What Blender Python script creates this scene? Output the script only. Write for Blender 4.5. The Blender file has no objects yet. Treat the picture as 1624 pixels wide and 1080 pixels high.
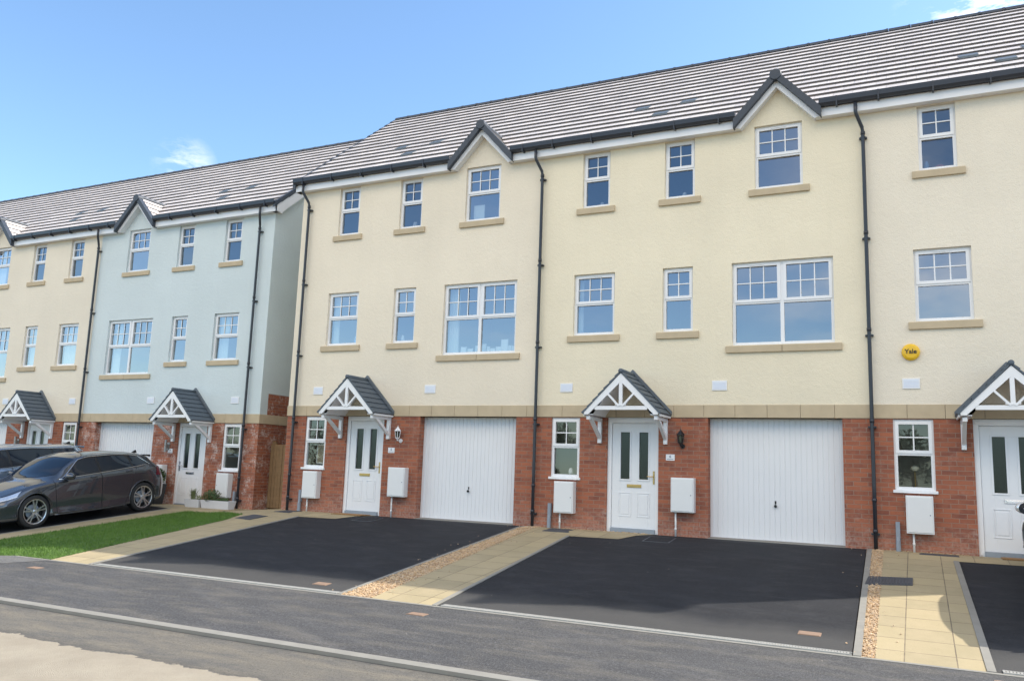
import bpy, bmesh, math, random
from mathutils import Vector, Matrix
random.seed(7)
R = math.radians
sc = bpy.context.scene
COL = sc.collection

# ------------------------------------------------------------------ materials
def new_mat(name):
    m = bpy.data.materials.new(name); m.use_nodes = True
    nt = m.node_tree; b = nt.nodes['Principled BSDF']
    return m, nt, b
def N(nt, t, **kw):
    n = nt.nodes.new(t)
    for k, v in kw.items():
        if k.startswith('i_'):
            n.inputs[k[2:].replace('_', ' ')].default_value = v
        else: setattr(n, k, v)
    return n
def coords(nt, kind='Object'):
    return N(nt, 'ShaderNodeTexCoord').outputs[kind]
def noise(nt, vec, scale, detail=4, rough=.55):
    n = N(nt, 'ShaderNodeTexNoise'); n.inputs['Scale'].default_value = scale
    n.inputs['Detail'].default_value = detail; n.inputs['Roughness'].default_value = rough
    nt.links.new(vec, n.inputs['Vector']); return n.outputs['Fac']
def ramp(nt, fac, p0, p1, c0=(0, 0, 0, 1), c1=(1, 1, 1, 1)):
    r = N(nt, 'ShaderNodeValToRGB'); e = r.color_ramp.elements
    e[0].position = p0; e[1].position = p1; e[0].color = c0; e[1].color = c1
    nt.links.new(fac, r.inputs[0]); return r.outputs[0]
def mix(nt, fac, a, b, mode='MIX'):
    n = N(nt, 'ShaderNodeMix', data_type='RGBA', blend_type=mode)
    for i, v in ((0, fac), (6, a), (7, b)):
        if isinstance(v, (int, float)): n.inputs[i].default_value = v
        elif isinstance(v, tuple): n.inputs[i].default_value = (*v[:3], 1)
        else: nt.links.new(v, n.inputs[i])
    return n.outputs[2]
def math_(nt, op, a, b=None, c=None):
    n = N(nt, 'ShaderNodeMath', operation=op)
    for i, v in enumerate((a, b, c)):
        if v is None: continue
        if isinstance(v, (int, float)): n.inputs[i].default_value = v
        else: nt.links.new(v, n.inputs[i])
    return n.outputs[0]
def bump(nt, b, h, dist, strength=1.0):
    n = N(nt, 'ShaderNodeBump'); n.inputs['Strength'].default_value = strength
    n.inputs['Distance'].default_value = dist
    nt.links.new(h, n.inputs['Height']); nt.links.new(n.outputs[0], b.inputs['Normal'])
def sep(nt, v):
    n = N(nt, 'ShaderNodeSeparateXYZ'); nt.links.new(v, n.inputs[0]); return n.outputs
def comb(nt, x, y, z):
    n = N(nt, 'ShaderNodeCombineXYZ')
    for i, v in enumerate((x, y, z)):
        if isinstance(v, (int, float)): n.inputs[i].default_value = v
        else: nt.links.new(v, n.inputs[i])
    return n.outputs[0]
def plain(name, col, rough=.5, metal=0, var=.06, vs=6, spec=.5):
    m, nt, b = new_mat(name)
    v = coords(nt); f = noise(nt, v, vs)
    lo = tuple(c * (1 - var) for c in col); hi = tuple(min(1, c * (1 + var)) for c in col)
    nt.links.new(mix(nt, f, lo, hi), b.inputs['Base Color'])
    b.inputs['Roughness'].default_value = rough; b.inputs['Metallic'].default_value = metal
    b.inputs['Specular IOR Level'].default_value = spec
    return m

def render_mat(name, col):
    m, nt, b = new_mat(name)
    v = coords(nt)
    big = noise(nt, v, .5, 3); mid = noise(nt, v, 2.3, 5)
    s = sep(nt, v)
    # faint rain streaks and slight darkening patches
    streak = noise(nt, comb(nt, math_(nt, 'MULTIPLY', s[0], 7), s[1], math_(nt, 'MULTIPLY', s[2], .35)), 1.0, 3)
    c = mix(nt, ramp(nt, big, .3, .75), tuple(x * .93 for x in col), tuple(min(1, x * 1.04) for x in col))
    c = mix(nt, math_(nt, 'MULTIPLY', ramp(nt, streak, .5, .8), .12), c, tuple(x * .80 for x in col))
    c = mix(nt, math_(nt, 'MULTIPLY', ramp(nt, mid, .45, .75), .16), c, tuple(x * .87 for x in col))
    lift = noise(nt, comb(nt, math_(nt, 'MULTIPLY', s[0], .12), 0, math_(nt, 'MULTIPLY', s[2], 1.1)), 1.0, 4)
    c = mix(nt, math_(nt, 'MULTIPLY', ramp(nt, lift, .5, .72), .22), c, tuple(x * .84 for x in col))
    fine = noise(nt, v, 55, 3, .6); med = noise(nt, v, 14, 2)
    c = mix(nt, math_(nt, 'MULTIPLY', ramp(nt, fine, .3, .5, (1, 1, 1, 1), (0, 0, 0, 1)), .22), c, tuple(x * .72 for x in col))
    nt.links.new(c, b.inputs['Base Color'])
    b.inputs['Roughness'].default_value = .93; b.inputs['Specular IOR Level'].default_value = .2
    h = math_(nt, 'ADD', fine, math_(nt, 'MULTIPLY', med, .9))
    bump(nt, b, h, .009, .8)
    return m

def brick_mat(name, pale=.35):
    m, nt, b = new_mat(name)
    v = coords(nt); s = sep(nt, v)
    v2 = comb(nt, math_(nt, 'ADD', s[0], s[1]), math_(nt, 'ADD', s[2], .007), 0)
    br = N(nt, 'ShaderNodeTexBrick'); nt.links.new(v2, br.inputs['Vector'])
    br.inputs['Scale'].default_value = 1; br.inputs['Brick Width'].default_value = .225
    br.inputs['Row Height'].default_value = .075; br.inputs['Mortar Size'].default_value = .0055
    br.inputs['Mortar Smooth'].default_value = .15; br.inputs['Bias'].default_value = -.1
    br.inputs['Color1'].default_value = (.42, .145, .078, 1); br.inputs['Color2'].default_value = (.21, .080, .058, 1)
    br.inputs['Mortar'].default_value = (.37, .27, .21, 1)
    # irregular tone inside bricks
    n1 = noise(nt, v, 9, 4); n2 = noise(nt, v, 60, 3)
    c = mix(nt, math_(nt, 'MULTIPLY', ramp(nt, n1, .42, .62), .45), br.outputs['Color'], (.42, .17, .10))
    c = mix(nt, math_(nt, 'MULTIPLY', n2, .25), c, (.20, .06, .045))
    # efflorescence: whitish patches, stronger toward the foot and in clouds
    e1 = ramp(nt, noise(nt, v, 3.1 if pale > 1 else 1.9, 6, .75), .60 - .10 * min(1, pale), .80 - .18 * min(1, pale))
    foot = N(nt, 'ShaderNodeMapRange'); nt.links.new(s[2], foot.inputs[0])
    foot.inputs[1].default_value = .45; foot.inputs[2].default_value = -.05
    e2 = math_(nt, 'MULTIPLY', foot.outputs[0], noise(nt, v, 6, 4))
    e = math_(nt, 'MINIMUM', math_(nt, 'ADD', math_(nt, 'MULTIPLY', e1, pale), math_(nt, 'MULTIPLY', e2, .75)), .8)
    e = math_(nt, 'MULTIPLY', e, ramp(nt, noise(nt, v, 22, 3), .35, .62))
    c = mix(nt, e, c, (.66, .56, .51) if pale > 1 else (.56, .43, .37))
    nt.links.new(c, b.inputs['Base Color'])
    b.inputs['Roughness'].default_value = .9; b.inputs['Specular IOR Level'].default_value = .25
    h = math_(nt, 'ADD', math_(nt, 'MULTIPLY', br.outputs['Fac'], -1), math_(nt, 'MULTIPLY', n2, .4))
    bump(nt, b, h, .008, .9)
    return m

def tile_mat():
    m, nt, b = new_mat('roof_tile')
    v = coords(nt); s = sep(nt, v)
    # slope coordinate: course index from y
    row = math_(nt, 'FLOOR', math_(nt, 'DIVIDE', math_(nt, 'ADD', s[1], .24), .2556))
    sh = math_(nt, 'MULTIPLY', math_(nt, 'MODULO', row, 2), .165)
    xs = math_(nt, 'DIVIDE', math_(nt, 'ADD', math_(nt, 'ADD', s[0], 20), sh), .33)
    fr = math_(nt, 'FRACT', xs)
    joint = math_(nt, 'LESS_THAN', fr, .035)
    wn = N(nt, 'ShaderNodeTexWhiteNoise'); wn.noise_dimensions = '2D'
    nt.links.new(comb(nt, math_(nt, 'FLOOR', xs), row, 0), wn.inputs['Vector'])
    g = ramp(nt, wn.outputs['Value'], .0, 1.0, (.60, .54, .505, 1), (.80, .72, .67, 1))
    g = mix(nt, math_(nt, 'MULTIPLY', ramp(nt, noise(nt, v, .45, 4, .6), .42, .75), .30), g, (.55, .50, .47))
    c = mix(nt, math_(nt, 'MULTIPLY', noise(nt, v, 3, 5), .35), g, (.55, .51, .48))
    c = mix(nt, math_(nt, 'MULTIPLY', joint, .5), c, (.30, .28, .27))
    c = mix(nt, math_(nt, 'MULTIPLY', ramp(nt, noise(nt, v, 40, 3), .55, .75), .2), c, (.7, .68, .66))
    nt.links.new(c, b.inputs['Base Color'])
    b.inputs['Roughness'].default_value = .5; b.inputs['Specular IOR Level'].default_value = .8
    bump(nt, b, math_(nt, 'ADD', math_(nt, 'MULTIPLY', joint, -1), math_(nt, 'MULTIPLY', noise(nt, v, 90, 2), .3)), .006, .6)
    return m

def asphalt_mat(name, col, streak=.5, fine=1.0, dusty=.0, foot=False):
    m, nt, b = new_mat(name)
    v = coords(nt); s = sep(nt, v)
    f = noise(nt, v, 170, 3, .75); med = noise(nt, v, 1.1, 5, .65)
    st = noise(nt, comb(nt, math_(nt, 'MULTIPLY', s[0], .5), math_(nt, 'MULTIPLY', s[1], 3.2), 0), 1.2, 5, .62)
    diag = noise(nt, comb(nt, math_(nt, 'ADD', math_(nt, 'MULTIPLY', s[0], 1.3), math_(nt, 'MULTIPLY', s[1], 2.4)), math_(nt, 'MULTIPLY', s[0], .22), 0), 1.4, 4, .6)
    c = mix(nt, ramp(nt, med, .3, .75), tuple(x * .82 for x in col), tuple(x * 1.2 for x in col))
    c = mix(nt, math_(nt, 'MULTIPLY', ramp(nt, st, .48, .8), streak), c, tuple(x * 1.75 for x in col))
    c = mix(nt, math_(nt, 'MULTIPLY', ramp(nt, diag, .52, .8), streak * .8), c, tuple(x * 1.8 for x in col))
    c = mix(nt, math_(nt, 'MULTIPLY', ramp(nt, f, .5, .74), .55 * fine), c, tuple(min(1, x * 2.6 + .02) for x in col))
    c = mix(nt, math_(nt, 'MULTIPLY', ramp(nt, f, .28, .45, (1, 1, 1, 1), (0, 0, 0, 1)), .5 * fine), c, tuple(x * .35 for x in col))
    g2 = noise(nt, v, 42, 4, .8)
    c = mix(nt, math_(nt, 'MULTIPLY', ramp(nt, g2, .50, .66), .6 * fine), c, tuple(x * 2.6 for x in col))
    c = mix(nt, math_(nt, 'MULTIPLY', ramp(nt, g2, .32, .46, (1, 1, 1, 1), (0, 0, 0, 1)), .45 * fine), c, tuple(x * .45 for x in col))
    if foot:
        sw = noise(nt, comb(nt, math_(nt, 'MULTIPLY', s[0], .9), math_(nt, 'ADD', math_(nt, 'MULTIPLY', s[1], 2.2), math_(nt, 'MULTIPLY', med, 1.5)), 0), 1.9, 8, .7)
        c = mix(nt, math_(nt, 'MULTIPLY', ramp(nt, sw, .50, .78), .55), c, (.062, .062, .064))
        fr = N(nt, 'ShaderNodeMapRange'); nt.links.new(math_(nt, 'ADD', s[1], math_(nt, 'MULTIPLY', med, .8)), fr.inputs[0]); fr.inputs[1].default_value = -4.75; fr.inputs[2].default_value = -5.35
        c = mix(nt, math_(nt, 'MULTIPLY', fr.outputs[0], .75), c, (.085, .082, .078))  # pale drive foot: sunlit brightness put into the asphalt colour
    # scattered pale grit
    vo = N(nt, 'ShaderNodeTexVoronoi'); nt.links.new(v, vo.inputs['Vector']); vo.inputs['Scale'].default_value = 2.6
    spot = math_(nt, 'LESS_THAN', vo.outputs['Distance'], .018)
    c = mix(nt, spot, c, (.55, .50, .40))
    if dusty:
        d = ramp(nt, noise(nt, comb(nt, math_(nt, 'MULTIPLY', s[0], .8), math_(nt, 'MULTIPLY', s[1], 2.2), 0), 1.6, 6, .6), .47, .7)
        c = mix(nt, math_(nt, 'MULTIPLY', d, dusty), c, (.44, .38, .28))
    nt.links.new(c, b.inputs['Base Color'])
    b.inputs['Roughness'].default_value = .8; b.inputs['Specular IOR Level'].default_value = .3
    bump(nt, b, math_(nt, 'ADD', f, math_(nt, 'MULTIPLY', noise(nt, v, 60, 2), .6)), .009 * fine, .8)
    return m

def road_mat():
    m, nt, b = new_mat('road_surface')
    v = coords(nt); s = sep(nt, v)
    f = noise(nt, v, 130, 3, .75)
    edge = math_(nt, 'ADD', s[1], math_(nt, 'MULTIPLY', math_(nt, 'SUBTRACT', noise(nt, v, 2.6, 7, .66), .5), .42))
    t = N(nt, 'ShaderNodeMapRange'); nt.links.new(edge, t.inputs[0])
    t.inputs[1].default_value = -9.67; t.inputs[2].default_value = -9.69
    strip = mix(nt, ramp(nt, noise(nt, comb(nt, math_(nt, 'MULTIPLY', s[0], .6), math_(nt, 'MULTIPLY', s[1], 2.0), 0), 2.4, 9, .72), .40, .74), (.135, .128, .118), (.255, .222, .168))
    f2 = noise(nt, v, 48, 4, .8)
    strip = mix(nt, math_(nt, 'MULTIPLY', ramp(nt, f2, .50, .66), .65), strip, (.05, .048, .045))
    strip = mix(nt, math_(nt, 'MULTIPLY', ramp(nt, f, .56, .68), .5), strip, (.42, .38, .30))
    pale = mix(nt, ramp(nt, noise(nt, v, 1.5, 6, .65), .3, .75), (.33, .285, .22), (.44, .385, .30))
    pale = mix(nt, math_(nt, 'MULTIPLY', ramp(nt, f2, .50, .70), .40), pale, (.24, .21, .165))
    # dark rim where the two meet and tight against the kerb
    rim = N(nt, 'ShaderNodeMapRange'); nt.links.new(edge, rim.inputs[0]); rim.inputs[1].default_value = -9.52; rim.inputs[2].default_value = -9.68
    strip = mix(nt, math_(nt, 'MULTIPLY', rim.outputs[0], .55), strip, (.08, .078, .075))
    k = N(nt, 'ShaderNodeMapRange'); nt.links.new(edge, k.inputs[0]); k.inputs[1].default_value = -8.85; k.inputs[2].default_value = -8.7
    strip = mix(nt, math_(nt, 'MULTIPLY', k.outputs[0], .7), strip, (.07, .07, .07))
    c = mix(nt, t.outputs[0], strip, pale)
    nt.links.new(c, b.inputs['Base Color'])
    b.inputs['Roughness'].default_value = .9; b.inputs['Specular IOR Level'].default_value = .25
    h = math_(nt, 'ADD', f, math_(nt, 'MULTIPLY', t.outputs[0], .9))
    bump(nt, b, h, .012, .8)
    return m

def slab_mat():
    m, nt, b = new_mat('paving_slab')
    v = coords(nt); s = sep(nt, v)
    br = N(nt, 'ShaderNodeTexBrick'); nt.links.new(comb(nt, math_(nt, 'ADD', s[0], .02), s[1], 0), br.inputs['Vector'])
    br.offset = 0; br.inputs['Scale'].default_value = 1
    br.inputs['Brick Width'].default_value = .45; br.inputs['Row Height'].default_value = .45
    br.inputs['Mortar Size'].default_value = .006; br.inputs['Mortar Smooth'].default_value = .2
    br.inputs['Color1'].default_value = (.42, .345, .205, 1); br.inputs['Color2'].default_value = (.34, .285, .175, 1)
    br.inputs['Mortar'].default_value = (.16, .13, .09, 1)
    c = mix(nt, math_(nt, 'MULTIPLY', ramp(nt, noise(nt, v, 2.5, 6, .65), .4, .7), .55), br.outputs['Color'], (.46, .37, .235))
    c = mix(nt, math_(nt, 'MULTIPLY', ramp(nt, noise(nt, v, 80, 3), .5, .7), .3), c, (.25, .20, .13))
    nt.links.new(c, b.inputs['Base Color']); b.inputs['Roughness'].default_value = .85
    b.inputs['Specular IOR Level'].default_value = .3
    h = math_(nt, 'ADD', math_(nt, 'MULTIPLY', br.outputs['Fac'], -1), math_(nt, 'MULTIPLY', noise(nt, v, 12, 4), .5))
    bump(nt, b, h, .006, .8)
    return m

def glass_mat(name, refl=.36, tint=(.84, .88, .95), trans=(.72, .80, .78)):
    m = bpy.data.materials.new(name); m.use_nodes = True; nt = m.node_tree
    nt.nodes.clear(); o = N(nt, 'ShaderNodeOutputMaterial')
    g = N(nt, 'ShaderNodeBsdfGlossy'); g.inputs['Roughness'].default_value = .22 if name == 'door_glass' else .015; g.inputs['Color'].default_value = (*tint, 1)
    t = N(nt, 'ShaderNodeBsdfTransparent'); t.inputs['Color'].default_value = (*trans, 1)
    lw = N(nt, 'ShaderNodeLayerWeight'); lw.inputs['Blend'].default_value = .12
    f = math_(nt, 'ADD', math_(nt, 'MULTIPLY', lw.outputs['Fresnel'], .7), refl - .06)
    mx = N(nt, 'ShaderNodeMixShader'); nt.links.new(math_(nt, 'MINIMUM', f, .9), mx.inputs[0])
    nt.links.new(t.outputs[0], mx.inputs[1]); nt.links.new(g.outputs[0], mx.inputs[2])
    v = coords(nt); bp = N(nt, 'ShaderNodeBump'); bp.inputs['Distance'].default_value = .004; bp.inputs['Strength'].default_value = .25
    nt.links.new(noise(nt, v, 1.7, 2), bp.inputs['Height']); nt.links.new(bp.outputs[0], g.inputs['Normal'])
    nt.links.new(mx.outputs[0], o.inputs[0])
    return m
def car_paint(name, col, rough=.20):
    m, nt, b = new_mat(name)
    v = coords(nt)
    nt.links.new(mix(nt, math_(nt, 'MULTIPLY', noise(nt, v, 900, 1), .5), col, tuple(min(1, c * 1.5) for c in col)), b.inputs['Base Color'])
    b.inputs['Metallic'].default_value = .45; b.inputs['Roughness'].default_value = rough
    b.inputs['Coat Weight'].default_value = 1; b.inputs['Coat Roughness'].default_value = .015; b.inputs['Coat IOR'].default_value = 1.6
    return m

M = dict(
    cream=render_mat('render_cream', (.86, .768, .62)), yellow=render_mat('render_yellow', (.87, .778, .595)),
    pale=render_mat('render_pale_cream', (.845, .765, .63)), blue=render_mat('render_pale_blue', (.655, .73, .74)),
    cream2=render_mat('render_stone', (.845, .765, .63)),
    brick=brick_mat('red_brick', .45), brick2=brick_mat('red_brick_limed', 1.05),
    tile=tile_mat(), upvc=plain('white_upvc', (.82, .82, .83), .3, var=.02),
    door=plain('door_white', (.78, .79, .81), .35, var=.02), garage=plain('garage_white', (.78, .785, .80), .4, var=.03, vs=2),
    stone=plain('cast_stone', (.53, .43, .29), .85, var=.18, vs=4), dark=plain('anthracite_upvc', (.028, .032, .042), .32, var=.15),
    verge=plain('verge_tile', (.045, .055, .072), .5, var=.25, vs=12), riser_shade=plain('tile_edge_shade', (.085, .077, .073), .8, var=.2),  # course edges darkened: the shade under each course is put into the colour
    slate=plain('canopy_tile', (.085, .108, .132), .6, var=.3, vs=14), lead=plain('lead_flashing', (.12, .14, .16), .45, var=.2),
    black=plain('black_plastic', (.012, .012, .014), .35), rubber=plain('rubber', (.02, .02, .021), .75),
    chrome=plain('chrome_trim', (.75, .76, .78), .18, 1, var=.03), alloy=plain('alloy_silver', (.62, .63, .66), .28, .85, var=.05),
    steel=plain('brushed_steel', (.36, .35, .33), .45, .6), brass=plain('brass', (.50, .36, .14), .35, .8), meter=plain('meter_box_white', (.76, .765, .76), .45, var=.05, vs=3),
    vent=plain('vent_grille', (.66, .72, .83), .5, var=.03), dado=plain('interior_wall', (.52, .51, .46), .9, var=.1, vs=1),
    grp=plain('grey_pipe', (.27, .31, .36), .5, var=.12), timber=plain('fence_timber', (.25, .155, .075), .8, var=.35, vs=9),
    paper=plain('white_card', (.85, .86, .9), .8), picture=plain('picture_beige', (.45, .38, .27), .7), yellowp=plain('alarm_yellow', (.83, .50, .02), .35, var=.03),
    ink=plain('dark_ink', (.02, .02, .02), .6), greyink=plain('grey_ink', (.10, .13, .22), .6), doormat=plain('coir_mat', (.30, .17, .07), .95, var=.4, vs=40),
    fabric=plain('net_curtain', (.80, .82, .84), .9, var=.05), iron=plain('cast_iron', (.085, .092, .105), .6, .3, var=.25, vs=15),
    grating=plain('galvanised_grating', (.44, .43, .40), .5, .3, var=.3, vs=20), terra=plain('tan_cover', (.27, .18, .125), .8, var=.25, vs=12),
    planter=plain('dark_planter', (.02, .022, .026), .4), trough=plain('white_trough', (.66, .67, .70), .6, var=.07),
    leaf=plain('leaf_green', (.055, .10, .03), .6, var=.5, vs=25), leaf_far=plain('leaf_far', (.10, .11, .075), .8, var=.3, vs=3), leafp=plain('leaf_pale', (.16, .19, .08), .6, var=.4, vs=25),
    concrete=plain('kerb_concrete', (.25, .238, .21), .85, var=.2, vs=5), soil=plain('soil', (.10, .075, .05), .95, var=.3),
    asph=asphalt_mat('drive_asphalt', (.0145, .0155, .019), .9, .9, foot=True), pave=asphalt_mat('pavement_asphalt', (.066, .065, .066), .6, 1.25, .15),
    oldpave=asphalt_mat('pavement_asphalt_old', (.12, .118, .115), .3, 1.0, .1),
    road=road_mat(), slab=slab_mat(), grass_ground=plain('lawn_soil', (.07, .13, .02), .9, var=.4, vs=8),
    glass=glass_mat('window_glass'), glass_bath=glass_mat('bathroom_glass', .27, (.70, .78, .88), (.55, .60, .62)), glass_low=glass_mat('low_window_glass', .17, (.75, .80, .78), (.80, .82, .80)), obscure=glass_mat('door_glass', .15, (.55, .62, .58), (.30, .33, .27)),
    carglass=plain('car_glass', (.008, .015, .028), .03, spec=.6), redlens=plain('red_lens', (.14, .012, .02), .12, var=.2),
    headlens=plain('headlamp_clear', (.55, .60, .68), .1, .4, var=.3, vs=30), bulb=plain('lamp_glass', (.75, .78, .78), .15),
    audi=car_paint('car_paint_graphite', (.050, .056, .068)), silverblue=car_paint('car_paint_steel_blue', (.20, .26, .34)),
    whitecar=car_paint('car_paint_white', (.70, .70, .70)), under=plain('under_body', (.008, .008, .009), .9),
    redthing=plain('faded_red', (.5, .12, .10), .7), bluething=plain('pale_blue', (.25, .45, .75), .6), cream_lamp=plain('lamp_globe', (.85, .80, .62), .5),
)
def stone_mat_blocks(): pass
def grass_mat():
    m, nt, b = new_mat('grass_blade')
    v = coords(nt)
    c = mix(nt, noise(nt, v, 3, 5), (.045, .115, .010), (.12, .235, .022))
    c = mix(nt, math_(nt, 'MULTIPLY', ramp(nt, noise(nt, v, 60, 2), .55, .75), .35), c, (.30, .30, .09))
    nt.links.new(c, b.inputs['Base Color']); b.inputs['Roughness'].default_value = .6
    b.inputs['Subsurface Weight'].default_value = 0
    return m
M['grass'] = grass_mat()
def gravel_mat():
    m, nt, b = new_mat('gravel_stone')
    v = coords(nt)
    wn = N(nt, 'ShaderNodeTexVoronoi'); wn.inputs['Scale'].default_value = 38; nt.links.new(v, wn.inputs['Vector'])
    sx = sep(nt, wn.outputs['Color'])
    c = mix(nt, sx[0], (.36, .21, .10), (.68, .48, .26)); c = mix(nt, math_(nt, 'MULTIPLY', sx[1], .4), c, (.62, .58, .50))
    nt.links.new(c, b.inputs['Base Color']); b.inputs['Roughness'].default_value = .8
    return m
M['gravel'] = gravel_mat()

# ------------------------------------------------------------------ helpers
SG = 1
class MB:
    def __init__(s): s.v = []; s.f = []; s.m = []
    def add(s, vs, fs, mi=0):
        o = len(s.v); s.v += [tuple(v) for v in vs]; s.f += [tuple(i + o for i in f) for f in fs]; s.m += [mi] * len(fs)
    def box(s, x0, x1, y0, y1, z0, z1, mi=0):
        s.add([(x0, y0, z0), (x1, y0, z0), (x1, y1, z0), (x0, y1, z0), (x0, y0, z1), (x1, y0, z1), (x1, y1, z1), (x0, y1, z1)],
              [(0, 3, 2, 1), (4, 5, 6, 7), (0, 1, 5, 4), (1, 2, 6, 5), (2, 3, 7, 6), (3, 0, 4, 7)], mi)
    def poly(s, pts, mi=0): s.add(pts, [tuple(range(len(pts)))], mi)
    def prism_y(s, pts, y0, y1, mi=0):   # pts in xz
        n = len(pts); s.add([(x, y0, z) for x, z in pts] + [(x, y1, z) for x, z in pts],
            [tuple(range(n)), tuple(range(2 * n - 1, n - 1, -1))] + [(i, (i + 1) % n, (i + 1) % n + n, i + n) for i in range(n)], mi)
    def prism_x(s, pts, x0, x1, mi=0):   # pts in yz
        n = len(pts); s.add([(x0, y, z) for y, z in pts] + [(x1, y, z) for y, z in pts],
            [tuple(range(n)), tuple(range(2 * n - 1, n - 1, -1))] + [(i, (i + 1) % n, (i + 1) % n + n, i + n) for i in range(n)], mi)
    def prism_z(s, pts, z0, z1, mi=0):
        n = len(pts); s.add([(x, y, z0) for x, y in pts] + [(x, y, z1) for x, y in pts],
            [tuple(range(n)), tuple(range(2 * n - 1, n - 1, -1))] + [(i, (i + 1) % n, (i + 1) % n + n, i + n) for i in range(n)], mi)
    def bar(s, a, b, w, h, mi=0, up=(0, 0, 1)):   # rectangular bar between points
        a = Vector(a); b = Vector(b); d = (b - a).normalized(); u = Vector(up)
        if abs(d.dot(u)) > .98: u = Vector((1, 0, 0))
        r = d.cross(u).normalized(); u = r.cross(d)
        vs = [p + r * (sx * w / 2) + u * (sz * h / 2) for p in (a, b) for sx, sz in ((-1, -1), (1, -1), (1, 1), (-1, 1))]
        s.add(vs, [(3, 2, 1, 0), (4, 5, 6, 7), (0, 1, 5, 4), (1, 2, 6, 5), (2, 3, 7, 6), (3, 0, 4, 7)], mi)
    def tube(s, pts, r, n=10, mi=0, caps=True):
        pts = [Vector(p) for p in pts]; rings = []
        for i, p in enumerate(pts):
            d = (pts[min(i + 1, len(pts) - 1)] - pts[max(i - 1, 0)]).normalized()
            u = Vector((0, 0, 1)) if abs(d.z) < .9 else Vector((1, 0, 0))
            a = d.cross(u).normalized(); b = d.cross(a)
            rr = r[i] if isinstance(r, (list, tuple)) else r
            rings.append([p + a * (math.cos(2 * math.pi * k / n) * rr) + b * (math.sin(2 * math.pi * k / n) * rr) for k in range(n)])
        vs = [v for q in rings for v in q]; fs = []
        for i in range(len(rings) - 1):
            for k in range(n): fs.append((i * n + k, i * n + (k + 1) % n, (i + 1) * n + (k + 1) % n, (i + 1) * n + k))
        if caps: fs += [tuple(range(n - 1, -1, -1)), tuple((len(rings) - 1) * n + k for k in range(n))]
        s.add(vs, fs, mi)
    def lathe(s, prof, c, axis='z', n=20, mi=0):   # prof: (r, t) along axis
        vs = []; fs = []
        for r, t in prof:
            for k in range(n):
                a = 2 * math.pi * k / n; ca, sa = r * math.cos(a), r * math.sin(a)
                p = {'z': (ca, sa, t), 'y': (ca, t, sa), 'x': (t, ca, sa)}[axis]
                vs.append((c[0] + p[0], c[1] + p[1], c[2] + p[2]))
        for i in range(len(prof) - 1):
            for k in range(n): fs.append((i * n + k, i * n + (k + 1) % n, (i + 1) * n + (k + 1) % n, (i + 1) * n + k))
        fs += [tuple(range(n)), tuple((len(prof) - 1) * n + k for k in range(n))]
        s.add(vs, fs, mi)
    def build(s, name, mats, parent=None, smooth=False, mirror=True, recalc=True, bevel=0):
        me = bpy.data.meshes.new(name)
        sg = SG if mirror else 1
        me.from_pydata([(sg * x, y, z) for x, y, z in s.v], [], s.f)
        if not isinstance(mats, (list, tuple)): mats = [mats]
        for m in mats: me.materials.append(m)
        me.polygons.foreach_set('material_index', s.m)
        if recalc:
            bm = bmesh.new(); bm.from_mesh(me); bmesh.ops.recalc_face_normals(bm, faces=bm.faces); bm.to_mesh(me); bm.free()
        if smooth: me.polygons.foreach_set('use_smooth', [True] * len(me.polygons))
        me.update()
        o = bpy.data.objects.new(name, me); COL.objects.link(o)
        if parent: o.parent = parent
        if bevel:
            b = o.modifiers.new('bevel', 'BEVEL'); b.width = bevel; b.segments = 2; b.limit_method = 'ANGLE'
        return o
def tag(o, label=None, cat=None, group=None, kind=None):
    if label: o['label'] = label
    if cat: o['category'] = cat
    if group: o['group'] = group
    if kind: o['kind'] = kind
    return o
def thing(name, loc, label, cat, group=None, rot=(0, 0, 0)):
    o = bpy.data.objects.new(name, None); COL.objects.link(o); o.location = loc; o.rotation_euler = rot
    o.empty_display_size = .1
    return tag(o, label, cat, group)

# ------------------------------------------------------------------ ground
L = 6.16
YC = -6.2
def base(x): return -.05 - .10 * min(1, max(0, -x / 1.4))
def gz(x, y): return base(x) + (.1 * min(0, y + .5) if y > YC else .1 * (YC + .5) + .025 * (y - YC))
def sheet(name, polys, off, mat, step=1.0, thick=0, kind='structure', xs=(-1.4, 0), ys=(-.5, YC)):
    bm = bmesh.new()
    for poly in polys:
        bm.faces.new([bm.verts.new((x, y, 0)) for x, y in poly])
    def cut(co, no): bmesh.ops.bisect_plane(bm, geom=bm.verts[:] + bm.edges[:] + bm.faces[:], plane_co=co, plane_no=no, dist=1e-5)
    for x in xs: cut((x, 0, 0), (1, 0, 0))
    for y in ys: cut((0, y, 0), (0, 1, 0))
    bmesh.ops.recalc_face_normals(bm, faces=bm.faces)
    for f in bm.faces:
        if f.normal.z < 0: f.normal_flip()
    if thick:
        r = bmesh.ops.extrude_face_region(bm, geom=bm.faces[:])
        top = [g for g in r['geom'] if isinstance(g, bmesh.types.BMVert)]
        for v in bm.verts: v.co.z = gz(v.co.x, v.co.y) + off - thick
        for v in top: v.co.z += thick
        bmesh.ops.recalc_face_normals(bm, faces=bm.faces)
    else:
        for v in bm.verts: v.co.z = gz(v.co.x, v.co.y) + off
    me = bpy.data.meshes.new(name); bm.to_mesh(me); bm.free(); me.materials.append(mat)
    o = bpy.data.objects.new(name, me); COL.objects.link(o)
    if kind: o['kind'] = kind
    return o
rect = lambda x0, x1, y0, y1: [(x0, y0), (x1, y0), (x1, y1), (x0, y1)]
sheet('ground', [rect(-400, 400, -400, 400)], -.06, M['soil'])
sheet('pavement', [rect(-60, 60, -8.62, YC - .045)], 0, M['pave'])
sheet('pavement_patch', [[(-60, -8.62), (-6, -8.62), (.55, -6.9), (.86, -6.26), (-60, -6.26)]], .004, M['oldpave'])
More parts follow.
